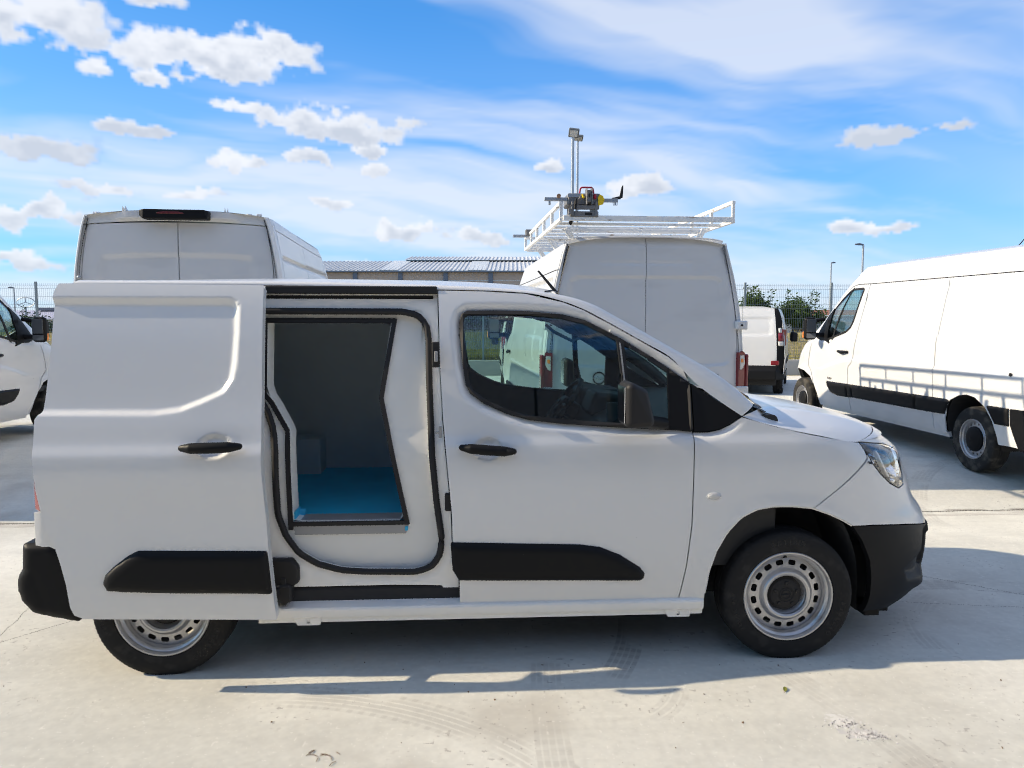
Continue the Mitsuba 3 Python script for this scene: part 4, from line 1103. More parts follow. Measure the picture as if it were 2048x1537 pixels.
g('clamp_lever', cat(rbox(-.10, -.06, .56, .60, 2.78, 2.93, .01), rbox(-.12, -.09, .55, .585, 2.86, 2.96, .006)), RUB)
g('clamp_lever', cat(rbox(-.09, -.05, .64, .70, 2.70, 2.80, .006), bar((-.06, .58, 2.70), (-.06, .50, 3.0), .02), bar((-.07, .66, 2.84), (-.07, .48, 2.98), .018)), WORNM)
g('foot_stud', hull_balls([(.08, .63, 2.59, .035), (.08, .63, 2.56, .02)]), RUB)
rest = thing('ladder_rest', 'small steel ladder rest at the front end of the rack rail', 'bracket', RM)
put(rest, 'arm', rbox(2.6, 2.64, .92, 1.13, 2.70, 2.735, .004), GALV)
put(rest, 'block', rbox(2.58, 2.66, .88, .97, 2.72, 2.80, .008), WORNM)
# ------------------------------------------------------------------ long high van on the left, seen from behind
MD = place(-3.14 - 0 * 1, 7.3, 6.3)      # x=0 is the rear face, x grows forward, y to the left
dv = thing('delivery_van', 'tall white delivery van behind the open van, high brake lamp over its rear doors', 'van', MD)
OUT[0] = (0, 1, 0)
DT = PC([.3, .7, 1.2, 2.03, 2.44, 2.54, 2.62], [.96, .985, .985, .947, .885, .862, .835])
DL = 6.0


def dside(s, z, o=0.0):
    s, z = np.asarray(s, float), np.asarray(z, float)
    h = DT(z) - o
    s0 = 4.0 - .75 * np.clip((z - 1.4) / 1.2, 0, 1); xe = PC([.3, .7, 1.1, 1.4, 2.0, 2.4, 2.62], [5.9, 6.0, 5.85, 5.3, 4.85, 4.5, 4.1])(z) - o
    t = np.clip((s - s0) / (6.6 - s0), 0, 1); a, b = np.interp(t, TU, TA), np.interp(t, TU, TB)
    return np.stack([np.where(s < s0, s, s0 + (xe - s0) * a) + .0, h * (1 - b) - .03 * np.clip((.07 - s) / .07, 0, 1) ** 2, z], -1)


dwin = smooth_ring([(3.75, 2.02), (4.2, 2.0), (4.75, 1.45), (3.7, 1.42)], .04)
darch = [Polygon([(x - .5, .2)] + [(x + .48 * math.cos(t), .42 + .44 * math.sin(t)) for t in np.linspace(math.pi, 0, 16)] + [(x + .5, .2)]) for x in (.95, 4.75)]
ds = Polygon([(0, .38), (6.6, .38), (6.6, 1.42), (4.75, 1.45), (4.2, 2.1), (3.95, 2.62), (0, 2.62)]).difference(dwin).difference(darch[0]).difference(darch[1])
ds = ds.difference(cutw([(.16, .4), (.16, 2.60)], .006)).difference(cutw([(1.83, .5), (1.81, 2.515)], .007)).difference(cutw([(3.6, .4), (3.6, 2.5)], .007)).difference(cutw([(.16, 2.515), (3.95, 2.515)], .004))
grv = LineString([(.26, 2.258), (3.70, 2.266), (3.86, 2.22), (3.90, 2.05), (3.9, 1.9)])


def dd(V):
    return -.028 * np.exp(-(dist(grv, V) / .022) ** 4) - .012 * np.exp(-((V[:, 0] - .10) / .03) ** 2) + .006 * np.cos(V[:, 0] * 1.2)


m = skin(ds, dside, (.045, .022), dd, .012)
put(dv, 'body_side', flipy(m, 0), PAINTB); put(dv, 'body_side', m, PAINTB)
inn = skin(Polygon([(0.02, .4), (6.6, .4), (6.6, 1.4), (4.7, 1.4), (4.1, 2.1), (3.9, 2.6), (.02, 2.6)]).difference(dwin.buffer(-.03)), lambda s, z: dside(s, z, .035), (.2, .2), None, 0)
for q in (inn, flipy(inn, 0)):
    put(dv, 'inner_skin', q, DARK)
gl = skin(dwin.buffer(-.005), lambda s, z: dside(s, z, .01), (.2, .2), None, 0)
for q in (gl, flipy(gl, 0)):
    put(dv, 'side_window', q, GLASS)
gl = skin(Polygon([(6.6, 1.42), (4.75, 1.45), (4.2, 2.1), (6.6, 2.1)]), lambda s, z: dside(s, z, .004), (.1, .1), None, 0)
for q in (gl, flipy(gl, 0)):
    put(dv, 'windscreen', q, GLASS)
gl = skin(Polygon([(6.6, 2.1), (4.2, 2.1), (3.95, 2.62), (6.6, 2.62)]), dside, (.1, .06), None, 0)
for q in (gl, flipy(gl, 0)):
    put(dv, 'roof_brow', q, PAINTB)
rws = []
for s in np.r_[np.linspace(0, 4, 24), np.linspace(4.1, 6.6, 12)]:
    e = dside(s, 2.62); y = np.linspace(1, -1, 31); y = np.sign(y) * np.abs(y) ** .8
    rws.append(np.stack([np.full(31, e[0]), y * e[1], 2.62 + .055 * (1 - np.abs(y) ** 2.6) * sstep(4.6, 3.4, e[0]) - .0 * y], -1))
put(dv, 'roof', loft(rws), PAINTB, True)
topd = PC([0, .282, .552, .704, .76, .80, .84], [2.672, 2.668, 2.652, 2.642, 2.632, 2.622, 2.59])
dsm = PC([.4, 1.4, 2.03, 2.54], [.86, .865, .868, .805])
xd = lambda y, z: .05 * np.clip((z - 1.2) / 1.4, 0, 1) ** 2 + .02 * np.clip((np.abs(y) - .72) / .2, 0, 1.2) ** 2
fd_ = lambda o: outw(lambda y, z: np.stack([xd(np.asarray(y, float), np.asarray(z, float)) + o, np.asarray(y, float), np.asarray(z, float)], -1), (-1, 0, 0))
zs = np.linspace(.5, 2.535, 24)
dtop = PC([0, .3, .6, .81], [2.566, 2.563, 2.552, 2.537])
for sg in (1, -1):
    pd_ = Polygon([(.004, .5)] + [(float(dsm(z)), z) for z in zs] + [(y, float(dtop(y))) for y in np.linspace(.80, .004, 14)])
    f1 = smooth_ring([(-.3, 2.288), (.40, 2.278), (.655, 2.262), (.70, 2.225), (.72, 2.03), (.73, 1.25), (-.3, 1.25)], .04)
    k = skin(pd_, fd_(0), (.03, .02), lambda V: -.016 * shapely.contains_xy(f1, V[:, 0], V[:, 1]) * sstep(0, .04, dist(f1.boundary, V)), .025)
    put(dv, 'rear_door', flipy(k, 0) if sg < 0 else k, PAINTB)
    pl_ = Polygon([(float(dsm(z)) + .008, z) for z in zs] + [(float(DT(z)) - .0, z) for z in zs[::-1]])
    k = skin(pl_, fd_(-.006), (.03, .06), None, .02)
    put(dv, 'rear_pillar', flipy(k, 0) if sg < 0 else k, PAINTB)
    lm = hull_balls([(x, .93, z, .02) for x in (-.01, .1) for z in (1.0, 1.5)])
    put(dv, 'tail_lamp', flipy(lm, 0) if sg < 0 else lm, REDL)
    wh = (.95, 4.75)
hd = Polygon([(y, float(topd(min(abs(y), .84)))) for y in np.linspace(-.84, .84, 60)] + [(.868, 2.545)] + [(y, float(dtop(min(abs(y), .81))) + .009) for y in np.linspace(.81, -.81, 40)] + [(-.868, 2.545)])
bulge = lambda V: .05 * sstep(.62, .42, np.abs(V[:, 0])) * sstep(2.56, 2.60, V[:, 1])
put(dv, 'roof_header', skin(hd, fd_(-.01), (.02, .012), bulge, .05), PAINTB)
put(dv, 'inner_skin', skin(Polygon([(-.84, .5), (.84, .5), (.84, 2.5), (-.84, 2.5)]), fd_(.035), (1, 1), None, 0), DARK)
bl = put(dv, 'brake_lamp', hull_balls([(x, y, z, .012) for y, z, xs_ in ((.285, 2.652, (-.09, 0)), (.285, 2.615, (-.09, 0)), (.255, 2.592, (-.11, 0)), (-.30, 2.592, (-.11, 0)), (-.305, 2.648, (-.09, 0)), (.25, 2.656, (-.11, 0)), (-.28, 2.654, (-.11, 0))) for x in xs_]), PLAST, 40)
put(bl, 'lens', hull_balls([(-.122, .13, 2.632, .006), (-.122, -.10, 2.630, .006), (-.122, .08, 2.638, .006), (-.122, -.06, 2.638, .006)]), mat('dim_red', pr((.10, .012, .016), .15, specular=.6)))
for y in (.70, .47, -.67, -.76):
    put(dv, 'roof_stud', hull_balls([(.06, y, 2.645, .012), (.06, y + .03, 2.648, .012)]), PAINTB)
put(dv, 'corner_knob', mv(trimesh.creation.icosphere(2, .02), -.02, .875, 2.045), GALV)
put(dv, 'rear_bumper', hull_balls([(x, y, z, .03) for x, y in ((-.08, .85), (-.08, -.85), (.15, .95), (.15, -.95)) for z in (.45, .66)]), PLAST)
put(dv, 'underbody', rbox(.1, 5.6, -.8, .8, .33, .6, .03), VOID)
for x in wh:
    for sg in (1, -1):
        M_ = MD @ T().translate([x, .96 * sg, .35]) @ T().rotate([0, 0, 1], 180 if sg > 0 else 0)
        kw = put(dv, 'wheel', BIGW[0], None, M=M_)
        for n_, q in (('rim', BIGW[2]), ('disc', BIGW[3])):
            put(kw, n_, q, None, M=M_)
    for sg in (1, -1):
        q = loft([[(p_[0], y * sg, p_[1]) for p_ in resample(list(darch[wh.index(x)].exterior.coords)[:-1], .12)] for y in (.97, .5)])
        put(dv, 'arch_liner', q, VOID, 40)

# ------------------------------------------------------------------ small van in the far row
KW = .86
KT = PC([.3, .55, .8, 1.0, 1.2, 1.5, 1.7, 1.8], [.83, .855, .865, .862, .845, .795, .745, .70])
MK = place(5.06, 17.0, -21.0, sc=1.055)


def ks(s, z, o=0.0):
    s, z = np.asarray(s, float), np.asarray(z, float)
    h = KT(z) - o; s0 = 2.55 - .6 * np.clip((z - 1.0) / .8, 0, 1)
    xe = PC([.2, .5, .8, 1.0, 1.15, 1.5, 1.8], [4.05, 4.15, 4.08, 3.85, 3.2, 2.72, 2.3])(z) - o
    t = np.clip((s - s0) / (4.4 - s0), 0, 1); a, b = np.interp(t, TU, TA), np.interp(t, TU, TB)
    return np.stack([np.where(s < s0, s + .10 * np.clip((z - 1.0) / .8, 0, 1) ** 2 * np.clip(1 - s, 0, 1), s0 + (xe - s0) * a), h * (1 - b), z], -1)


def make_small(kv, M_):
    CUR['M'] = M_
    b2 = lambda n, m, mt, sm=32: (put(kv, n, m, mt, sm), put(kv, n, flipy(m, 0), mt, sm))
    arch = [Polygon([(x - .38, .1)] + [(x + .36 * math.cos(t), .34 + .34 * math.sin(t)) for t in np.linspace(math.pi, 0, 14)] + [(x + .38, .1)]) for x in (.62, 3.30)]
    fw = smooth_ring([(1.75, 1.60), (2.10, 1.58), (2.75, 1.12), (1.72, 1.06)], .04)
    side = Polygon([(.02, .45), (4.4, .45), (4.4, 1.08), (2.85, 1.13), (2.16, 1.70), (2.0, 1.80), (.02, 1.80)]).difference(fw).difference(arch[0]).difference(arch[1]).difference(cutw([(1.62, .3), (1.62, 1.75)], .005)).difference(cutw([(.62, .8), (.62, 1.7)], .004))
    fld = smooth_ring([(.30, 1.62), (1.50, 1.62), (1.50, 1.10), (.36, 1.10)], .06)
    b2('body_side', skin(side, ks, (.05, .03), lambda V: -.014 * shapely.contains_xy(fld, V[:, 0], V[:, 1]) * sstep(0, .03, dist(fld.boundary, V)) + .012 * np.exp(-((V[:, 1] - .78) / .05) ** 2), .012), PAINT)
    b2('inner_skin', skin(Polygon([(.1, .4), (4.3, .4), (4.3, 1.05), (2.8, 1.05), (2.1, 1.7), (.1, 1.75)]).difference(fw.buffer(-.02)), lambda s, z: ks(s, z, .03), (.2, .2), None, 0), DARK)
    b2('side_window', skin(fw, lambda s, z: ks(s, z, .008), (.2, .2), None, 0), GLASS)
    b2('windscreen', skin(Polygon([(4.4, 1.09), (2.87, 1.14), (2.17, 1.70), (2.04, 1.79), (4.4, 1.75)]), lambda s, z: ks(s, z, .003), (.1, .1), None, 0), GLASS)
    b2('side_moulding', skin(Polygon([(1.0, .62), (2.9, .62), (2.9, .76), (1.0, .76)]), lambda s, z: ks(s, z, -.015), (.2, .1), None, .01), PLAST)
    b2('sill', skin(Polygon([(1.0, .26), (2.93, .26), (2.93, .45), (1.0, .45)]), lambda s, z: ks(s, z, -.004), (.2, .1), None, .01), PLAST)
    rws = []
    for s in np.r_[np.linspace(.02, 2, 14), np.linspace(2.1, 4.4, 12)]:
        e = ks(s, 1.797); y = np.linspace(1, -1, 27); y = np.sign(y) * np.abs(y) ** .8
        rws.append(np.stack([np.full(27, e[0]), y * e[1], 1.797 + .055 * (1 - np.abs(y) ** 2.6) * sstep(2.4, 1.8, e[0])], -1))
    put(kv, 'roof', loft(rws), PAINT, True)
    xf = lambda y, z: .10 * np.clip((z - 1.0) / .8, 0, 1) ** 2 + .05 * np.clip((np.abs(y) - .66) / .2, 0, 1.2) ** 2
    fk = lambda o: outw(lambda y, z: np.stack([xf(np.asarray(y, float), np.asarray(z, float)) + o, np.asarray(y, float), np.asarray(z, float)], -1), (-1, 0, 0))
    sm = PC([.5, .8, 1.0, 1.4, 1.82], [.70, .705, .70, .675, .625])
    zs = np.linspace(.56, 1.80, 20)
    pd_ = Polygon([(.003, .545), (.62, .545), (.68, .58)] + [(float(sm(z)), z) for z in zs[2:]] + [(.4, 1.842), (.003, 1.848)])
    f1 = smooth_ring([(-.2, 1.62), (.55, 1.62), (.60, 1.58), (.61, 1.28), (.56, 1.235), (-.2, 1.235)], .05)
    for sg in (1, -1):
        k = skin(pd_, fk(0), (.04, .025), lambda V: -.014 * shapely.contains_xy(f1, V[:, 0], V[:, 1]) * sstep(0, .03, dist(f1.boundary, V)), .02)
        put(kv, 'rear_door', flipy(k, 0) if sg < 0 else k, PAINT)
        pl_ = Polygon([(float(sm(z)) + .005, z) for z in zs] + [(float(KT(z)) + .003, z) for z in zs[::-1]])
        k = skin(pl_, fk(-.002), (.03, .05), None, .02)
        put(kv, 'rear_pillar', flipy(k, 0) if sg < 0 else k, PLAST)
        for n_, z0, z1, mt in (('lamp_reverse', 1.30, 1.40, CLRL), ('tail_lamp', 1.13, 1.295, REDL), ('lamp_reflector', 1.03, 1.125, CLRL)):
            pl_ = smooth_ring([(.735, z0), (.835 - .03 * (z1 > 1.3), z0), (.83 - .05 * (z1 > 1.3), z1), (.72, z1)], .01)
            k = pad(pl_, fk(-.02), .02, .03, .03)
            put(kv, n_, flipy(k, 0) if sg < 0 else k, mt)
        k = hull_balls([(x, y, z, .01) for x, y in ((.02, .80), (.10, .868)) for z in (1.05, 1.36)])
        put(kv, 'tail_lamp_side', flipy(k, 0) if sg < 0 else k, REDL)
        k = rbox(-.115, -.09, .60, .76, .64, .73, .012)
        put(kv, 'fog_lamp', flipy(k, 0) if sg < 0 else k, REDL)
        k = hull_balls([(2.62, .95, z, .05) for z in (1.10, 1.24)] + [(2.68, 1.02, z, .05) for z in (1.10, 1.22)])
        put(kv, 'door_mirror', flipy(k, 0) if sg < 0 else k, PLAST)
        for x in (.62, 3.30):
            Mw = M_ @ T().translate([x, (KW - .03) * sg, .315]) @ T().rotate([0, 0, 1], 180 if sg > 0 else 0)
            kw = put(kv, 'wheel', t1, None, M=Mw)
            put(kw, 'rim', b1, None, M=Mw); put(kw, 'disc', d1, None, M=Mw)
    put(kv, 'rear_bumper', hull_balls([(x, y, z, .04) for x, y in ((-.07, .68), (-.07, -.68), (.12, .82), (.12, -.82)) for z in (.36, .50)] + [(.28, y, z, .03) for y in (.83, -.83) for z in (.40, .85)]), PLAST, 50)
    put(kv, 'underbody', cat(rbox(.1, 3.9, -.7, .7, .20, .45, .03), mv(rot(trimesh.creation.cylinder(.09, .5, sections=16), 90, [1, 0, 0]), .45, -.1, .27)), VOID)
    put(kv, 'rear_lock', mv(rot(hull_balls([(0, 0, 0, .03), (0, .06, .02, .03)]), 0, [0, 0, 1]), .03, .5, 1.50), GALV)
    put(kv, 'roof_aerial', tube([(.25, .52, 1.80), (.02, .50, 2.02)], .006, 6), RUB)
    CUR['M'] = M_
    put(kv, 'dashboard', hull_balls([(x, y, z, .04) for y in (-.65, .65) for x, z in ((2.4, .8), (2.45, 1.02), (2.95, 1.05), (3.0, .7))]), DARK)


kang = thing('small_van', 'small white van with dark rear pillars parked beyond the tall vans', 'van', MK, 'small white vans')
make_small(kang, MK)
MK2 = place(.66, 16.2, 2.0)
k2 = thing('small_van', 'small white van glimpsed through the cab window behind the middle van', 'van', MK2, 'small white vans')
copy_parts(kang, k2, MK2)
for k in [k for k in scene if k.startswith(k2 + '__wheel')]:
    scene[k]['to_world'] = MK2 @ MK.inverse() @ scene[kang + k[len(k2):]]['to_world']
# ------------------------------------------------------------------ the yard
def seg(a, b, w):
    return LineString([a, b]).buffer(w, cap_style='flat')


def crackline(a, b, amp, seed, n=24):
    r = np.random.RandomState(seed); a, b = np.array(a), np.array(b); t = np.linspace(0, 1, n)[:, None]
    d = (b - a) / np.linalg.norm(b - a); o = np.cumsum(r.normal(0, amp, n)); o -= np.linspace(0, o[-1], n)
    return [tuple(q) for q in a + (b - a) * t + np.c_[-d[1] * o, d[0] * o]]


gdir = np.array([8.676, .484]); gdir /= np.linalg.norm(gdir); g0 = np.array([-4.50, 6.647])
gpt = lambda s: tuple(g0 + gdir * s)
cuts = [LineString(crackline(gpt(-14), gpt(24), .006, 3, 220)).buffer(.011, cap_style='flat'), seg((-4.3, 1.555), (-.9, 6.22), .0024), seg((2.18, 5.24), (8.0, .69), .0024),
        LineString(crackline((-2.55, 3.35), (-2.83, 4.55), .004, 5)).buffer(.0017), LineString(crackline((1.6, 4.62), (6.0, 3.62), .01, 8)).buffer(.0014), seg((8.5, .2), (16.2, 7.2), .004), seg((2.6, 7.0), (2.4, 22.7), .004), seg((-3.0, 6.3), (-3.3, 22.7), .004), seg((-9, 5.9), (-9.3, 22.7), .004), seg((8.1, 7.0), (7.9, 22.7), .004), seg((-14, 14.6), (16, 16.2), .004)]
def dip(x, y):
    # the yard falls a little towards the drain joint from both sides
    q = -(x - g0[0]) * gdir[1] + (y - g0[1]) * gdir[0]
    t = np.where(q < 0, 1 + q / 1.7, 1 - q / 1.5) * sstep(-13, -11, x) * sstep(14, 12, x)
    return -.13 * sstep(0, 1, t)


yard = sbox(-40, -30, 40, 22.75).difference(shapely.union_all(cuts))
rest_ = sbox(-900, -300, 900, 1500).difference(sbox(-40, -30, 40, 22.75))


def ring_track(p, cx_, cy_, r, w, lines, a, b, along):
    """tyre print: parallel ribs along an arc"""
    dx, dy = p.x - cx_, p.y - cy_
    d = dr.sqrt(dx * dx + dy * dy) - r
    u = d / w
    m = smoothstep(1.0, .86, dr.abs(u))
    rib = smoothstep(.25, .6, dr.abs(dr.sin((u + 1) * lines * 1.5708)))
    ang = dr.atan2(dy, dx)
    tread = smoothstep(-.2, .5, dr.sin(ang * r / .009)) * smoothstep(.5, .8, dr.abs(u))
    gate = smoothstep(a, a + .12, ang) * smoothstep(b, b - .12, ang)
    patch = smoothstep(.30, .62, noise(p.x * 7 + cx_, p.y * 7, 3))
    return m * gate * patch * (.75 * rib * (1 - .5 * smoothstep(.5, .6, dr.abs(u))) + .5 * tread) * along


def line_track(p, x0, y0, x1, y1, bend, w, lines, amount):
    L = math.hypot(x1 - x0, y1 - y0); ux, uy = (x1 - x0) / L, (y1 - y0) / L
    s = ((p.x - x0) * ux + (p.y - y0) * uy) / L
    d = -(p.x - x0) * uy + (p.y - y0) * ux - bend * s * (1 - s) * 4
    u = d / w
    m = smoothstep(1.0, .88, dr.abs(u)) * smoothstep(0, .12, s) * smoothstep(1, .88, s)
    rib = smoothstep(.2, .6, dr.abs(dr.sin((u + 1) * lines * 1.5708)))
    blk = .6 + .4 * smoothstep(-.3, .3, dr.sin(s * L / .012))
    return m * (.35 + .65 * rib) * blk * smoothstep(.25, .6, noise(p.x * 6 + 11, p.y * 6, 1)) * amount


def concrete_col(p, n, uv):
    big_ = fbm(p.x * .55, p.y * .55, 1, 4)
    mid_ = fbm(p.x * 3.1 + 4, p.y * 3.1, 2, 4)
    fine_ = fbm(p.x * 40, p.y * 40, 3, 3)
    brush = fbm(p.x * 1.6 + p.y * .5, p.y * 17 - p.x * 1.5, 5, 4)
    c = mix((.475, .466, .418), (.565, .556, .508), smoothstep(.3, .72, big_))
    c = c * (.90 + .20 * mid_) * (.93 + .14 * fine_) * (.95 + .10 * brush)
    c = mix(c, mi.Color3f(.34, .315, .275), .45 * smoothstep(.60, .80, fbm(p.x * 1.3 + 9, p.y * 1.3 + 2, 7, 5)))
    speck = smoothstep(.86, .95, noise(p.x * 55, p.y * 55, 4)) * smoothstep(.45, .7, mid_)
    c = mix(c, mi.Color3f(.24, .22, .195), .55 * speck)
    pale = smoothstep(.88, .96, noise(p.x * 70 + 3, p.y * 70, 9)) * .35
    c = mix(c, mi.Color3f(.66, .64, .60), pale)
    t = ring_track(p, -1.05, 1.72, 1.55, .105, 6, .35, 1.62, 1.0)
    t = dr.maximum(t, line_track(p, .17, 3.75, .205, 2.2, -.03, .075, 5, .9))
    t = dr.maximum(t, line_track(p, .36, 3.25, .66, 4.2, -.06, .075, 5, 1.6))
    t = dr.maximum(t, ring_track(p, .33, 3.42, .42, .06, 3, -1.7, -.2, .7))
    t = dr.maximum(t, line_track(p, 1.9, 4.6, 4.2, 4.25, .25, .09, 5, 1.3))
    t = dr.maximum(t, line_track(p, 2.0, 4.9, 4.6, 3.9, .10, .06, 4, 1.2))
    t = dr.maximum(t, line_track(p, .95, 4.1, 1.6, 2.4, .10, .08, 5, .7))
    t = dr.maximum(t, ring_track(p, 3.2, 3.7, 1.05, .08, 5, 2.2, 4.0, .8))
    t = dr.maximum(t, line_track(p, -4, 9.5, -2.5, 5.2, .4, .10, 5, .8))
    t = dr.maximum(t, line_track(p, 3.6, 6.2, 6.0, 9.5, .5, .10, 5, .9))
    c = mix(c, mi.Color3f(.235, .215, .19), dr.minimum(t * .30, .6))
    # damp-looking bare patch and earth along the joint
    e = -(p.x - g0[0]) * gdir[1] + (p.y - g0[1]) * gdir[0]
    band = smoothstep(-.26, -.22, e) * smoothstep(-.02, -.05, e) * smoothstep(.35, .62, fbm(p.x * 2.2, p.y * 9, 6, 4))
    c = mix(c, mi.Color3f(.30, .28, .245), .6 * band)
    dirt = smoothstep(.045, .0, dr.abs(e)) * smoothstep(.4, .6, noise(p.x * 5, p.y * 5, 2))
    c = mix(c, mi.Color3f(.17, .15, .125), .7 * dirt)
    chip = smoothstep(1.0, .75, dr.sqrt(dr.square((p.x - 1.405) / .085) + dr.square((p.y - 2.965) / .045)) + .7 * (noise(p.x * 60, p.y * 60, 1) - .5))
    c = mix(c, mi.Color3f(.44, .43, .42), .85 * chip)
    chip2 = smoothstep(1.0, .6, dr.sqrt(dr.square((p.x - 1.36) / .06) + dr.square((p.y - 3.06) / .07)) + .9 * (noise(p.x * 90, p.y * 90, 2) - .5))
    c = mix(c, mi.Color3f(.62, .61, .60), .5 * chip2)
    return c


def concrete_h(p, n, uv):
    return fbm(p.x * 60, p.y * 60, 3, 3) * .0011 + fbm(p.x * 1.6 + p.y * .5, p.y * 17 - p.x * 1.5, 5, 3) * .0012 + fbm(p.x * 1.1, p.y * 1.1, 8, 2) * .004


CONC = mat('concrete', {'type': 'bumpmap', 'tex': proc(concrete_h, 2e-3), 'scale': 1.0, 'bsdf': pr(proc(concrete_col), .72, specular=.35)})
DIRT = mat('joint_dirt', pr((.12, .108, .09), .95))
EARTH = mat('dry_earth', pr(proc(lambda p, n, uv: mix((.20, .16, .10), (.24, .21, .11), fbm(p.x * .4, p.y * .4, 0, 4))), .95))
near = sbox(-13, 3, 14, 10)
v, f = earcut(yard.difference(near)); v2, f2 = grid(yard.intersection(near), .5, .25)
struct('concrete_yard', cat(tm(np.c_[v, np.zeros(len(v))], f), tm(np.c_[v2, dip(v2[:, 0], v2[:, 1])], f2)), CONC, smooth=20)
v, f = earcut(sbox(-40, -30, 40, 22.75).difference(near)); v2, f2 = grid(near, .5, .25)
struct('joint_filling', cat(tm(np.c_[v, np.full(len(v), -.009)], f), tm(np.c_[v2, dip(v2[:, 0], v2[:, 1]) - .009], f2)), DIRT)
v, f = earcut(rest_)
struct('ground', tm(np.c_[v, np.full(len(v), -.004)], f), EARTH)

# ------------------------------------------------------------------ low wall, fence, bank
wall_m = mat('wall_concrete', pr(proc(lambda p, n, uv: mix((.36, .345, .31), (.46, .44, .40), fbm(p.x * 1.5, p.y * 2, p.z * 4, 4)) * (1 - .25 * smoothstep(.55, .8, fbm(p.x * 3, p.z * 1.2, 0, 3)))), .85))
FY = 22.8
FROT = T().translate([0, FY, 0]).rotate([0, 0, 1], 1.5)
w_ = thing('boundary_wall', 'low grey concrete wall along the back of the yard under the wire fence', 'wall', FROT)
for i in range(-10, 10):
    put(w_, 'wall_panel', rbox(i * 3.9 + .006, i * 3.9 + 3.894, 0, .22, -.05, .46, .012), wall_m)
fe = thing('wire_fence', 'dark green welded wire fence on posts along the back of the yard', 'fence', FROT)
PX0, PS = -13.85 - 2 * 2.6, 2.6
for i in range(16):
    put(fe, 'post', cat(rbox(PX0 + i * PS - .03, PX0 + i * PS + .03, .08, .14, .40, 2.76, .006), rbox(PX0 + i * PS - .07, PX0 + i * PS + .07, .04, .18, .458, .47, .002)), FENCE)
for i in range(15):
    x0, x1 = PX0 + i * PS + .035, PX0 + (i + 1) * PS - .035
    ws = []
    prof = [(.50, 0), (.62, 0), (.67, .035), (.72, 0), (1.30, 0), (1.35, .035), (1.40, 0), (2.0, 0), (2.05, .035), (2.10, 0), (2.56, 0), (2.61, .035), (2.66, 0), (2.72, 0)]
    for x in np.arange(x0 + .02, x1, .055):
        ws.append(tube([(x, .11 - o, z) for z, o in prof], .0035, 3))
    for z in (.52, .62, .72, 1.01, 1.30, 1.40, 1.70, 2.0, 2.10, 2.33, 2.56, 2.66):
        ws.append(tube([(x0, .105, z), (x1, .105, z)], .004, 4))
    put(fe, 'mesh_panel', cat(*ws), FENCE, False, kind='stuff')

LEAF = mat('leaf', {'type': 'principledthin', 'base_color': proc(lambda p, n, uv: mix((.045, .085, .022), (.10, .15, .045), noise(p.x * 5, p.y * 5, p.z * 5))), 'roughness': .5, 'diff_trans': .7})
LEAFD = mat('dark_leaf', {'type': 'principledthin', 'base_color': proc(lambda p, n, uv: mix((.022, .045, .016), (.05, .08, .03), noise(p.x * 4, p.y * 4, p.z * 4))), 'roughness': .5, 'diff_trans': .5})
GRASS = mat('dry_grass', {'type': 'principledthin', 'base_color': proc(lambda p, n, uv: mix((.42, .34, .12), (.27, .27, .09), fbm(p.x * .9, p.y * .9, 0, 3))), 'roughness': .7, 'diff_trans': .6})
BARK = mat('bark', pr(proc(lambda p, n, uv: mix((.10, .075, .05), (.05, .04, .03), fbm(p.x * 9, p.y * 9, p.z * 3, 3))), .9))


def bank_z(x, y):
    return .44 + .62 * sstep(.3, 3.6, y - FY) + .10 * (meshkit.noise(np.stack([x * .7, y * .7, 0 * x], -1)) - .5)


gx, gy = np.meshgrid(np.linspace(-24, 24, 97), np.linspace(FY + .3, FY + 13, 27), indexing='ij')
struct('grass_bank', loft(np.stack([gx, gy, bank_z(gx, gy)], -1)), EARTH, smooth=True)
rng = np.random.RandomState(7)
n = 26000
bx = np.r_[rng.uniform(-2.6, .6, n // 2), rng.uniform(-20, 20, n // 2)]; by = FY + .35 + rng.uniform(0, 1, n) ** 1.4 * 4.2
h_ = rng.uniform(.12, .34, n); an = rng.uniform(0, 2 * np.pi, n); bw_ = rng.uniform(.008, .018, n); le = rng.normal(0, .35, n)
bz = bank_z(bx, by)
c0_ = np.stack([bx, by, bz - .02], -1); side_ = np.stack([np.cos(an), np.sin(an), 0 * an], -1) * bw_[:, None]; tip = c0_ + np.stack([np.sin(an) * le * h_, -np.cos(an) * le * h_, h_], -1)
gv = np.stack([c0_ - side_, c0_ + side_, tip], 1).reshape(-1, 3)
gk = put(None, 'bank_grass', tm(gv, np.arange(3 * n).reshape(-1, 3)), GRASS, False, 'dry yellow green grass on the bank behind the wire fence', 'stuff', T())
labels[gk]['category'] = 'grass'


def leaves(points, size, seed, droop=.3):
    r = np.random.RandomState(seed); n_ = len(points)
    d = r.normal(size=(n_, 3)); d[:, 2] = np.abs(d[:, 2]) * .6 - droop; d /= np.linalg.norm(d, axis=1, keepdims=True)
    s_ = np.cross(d, r.normal(size=(n_, 3))); s_ /= np.linalg.norm(s_, axis=1, keepdims=True)
    L = size * r.uniform(.6, 1.35, n_)[:, None]; W_ = L * .27
    a = points; b = points + d * L * .5 + s_ * W_; c = points + d * L; e = points + d * L * .5 - s_ * W_
    return tm(np.stack([a, b, c, e], 1).reshape(-1, 3), (np.arange(n_)[:, None, None] * 4 + np.array([[0, 1, 2], [0, 2, 3]])).reshape(-1, 3))


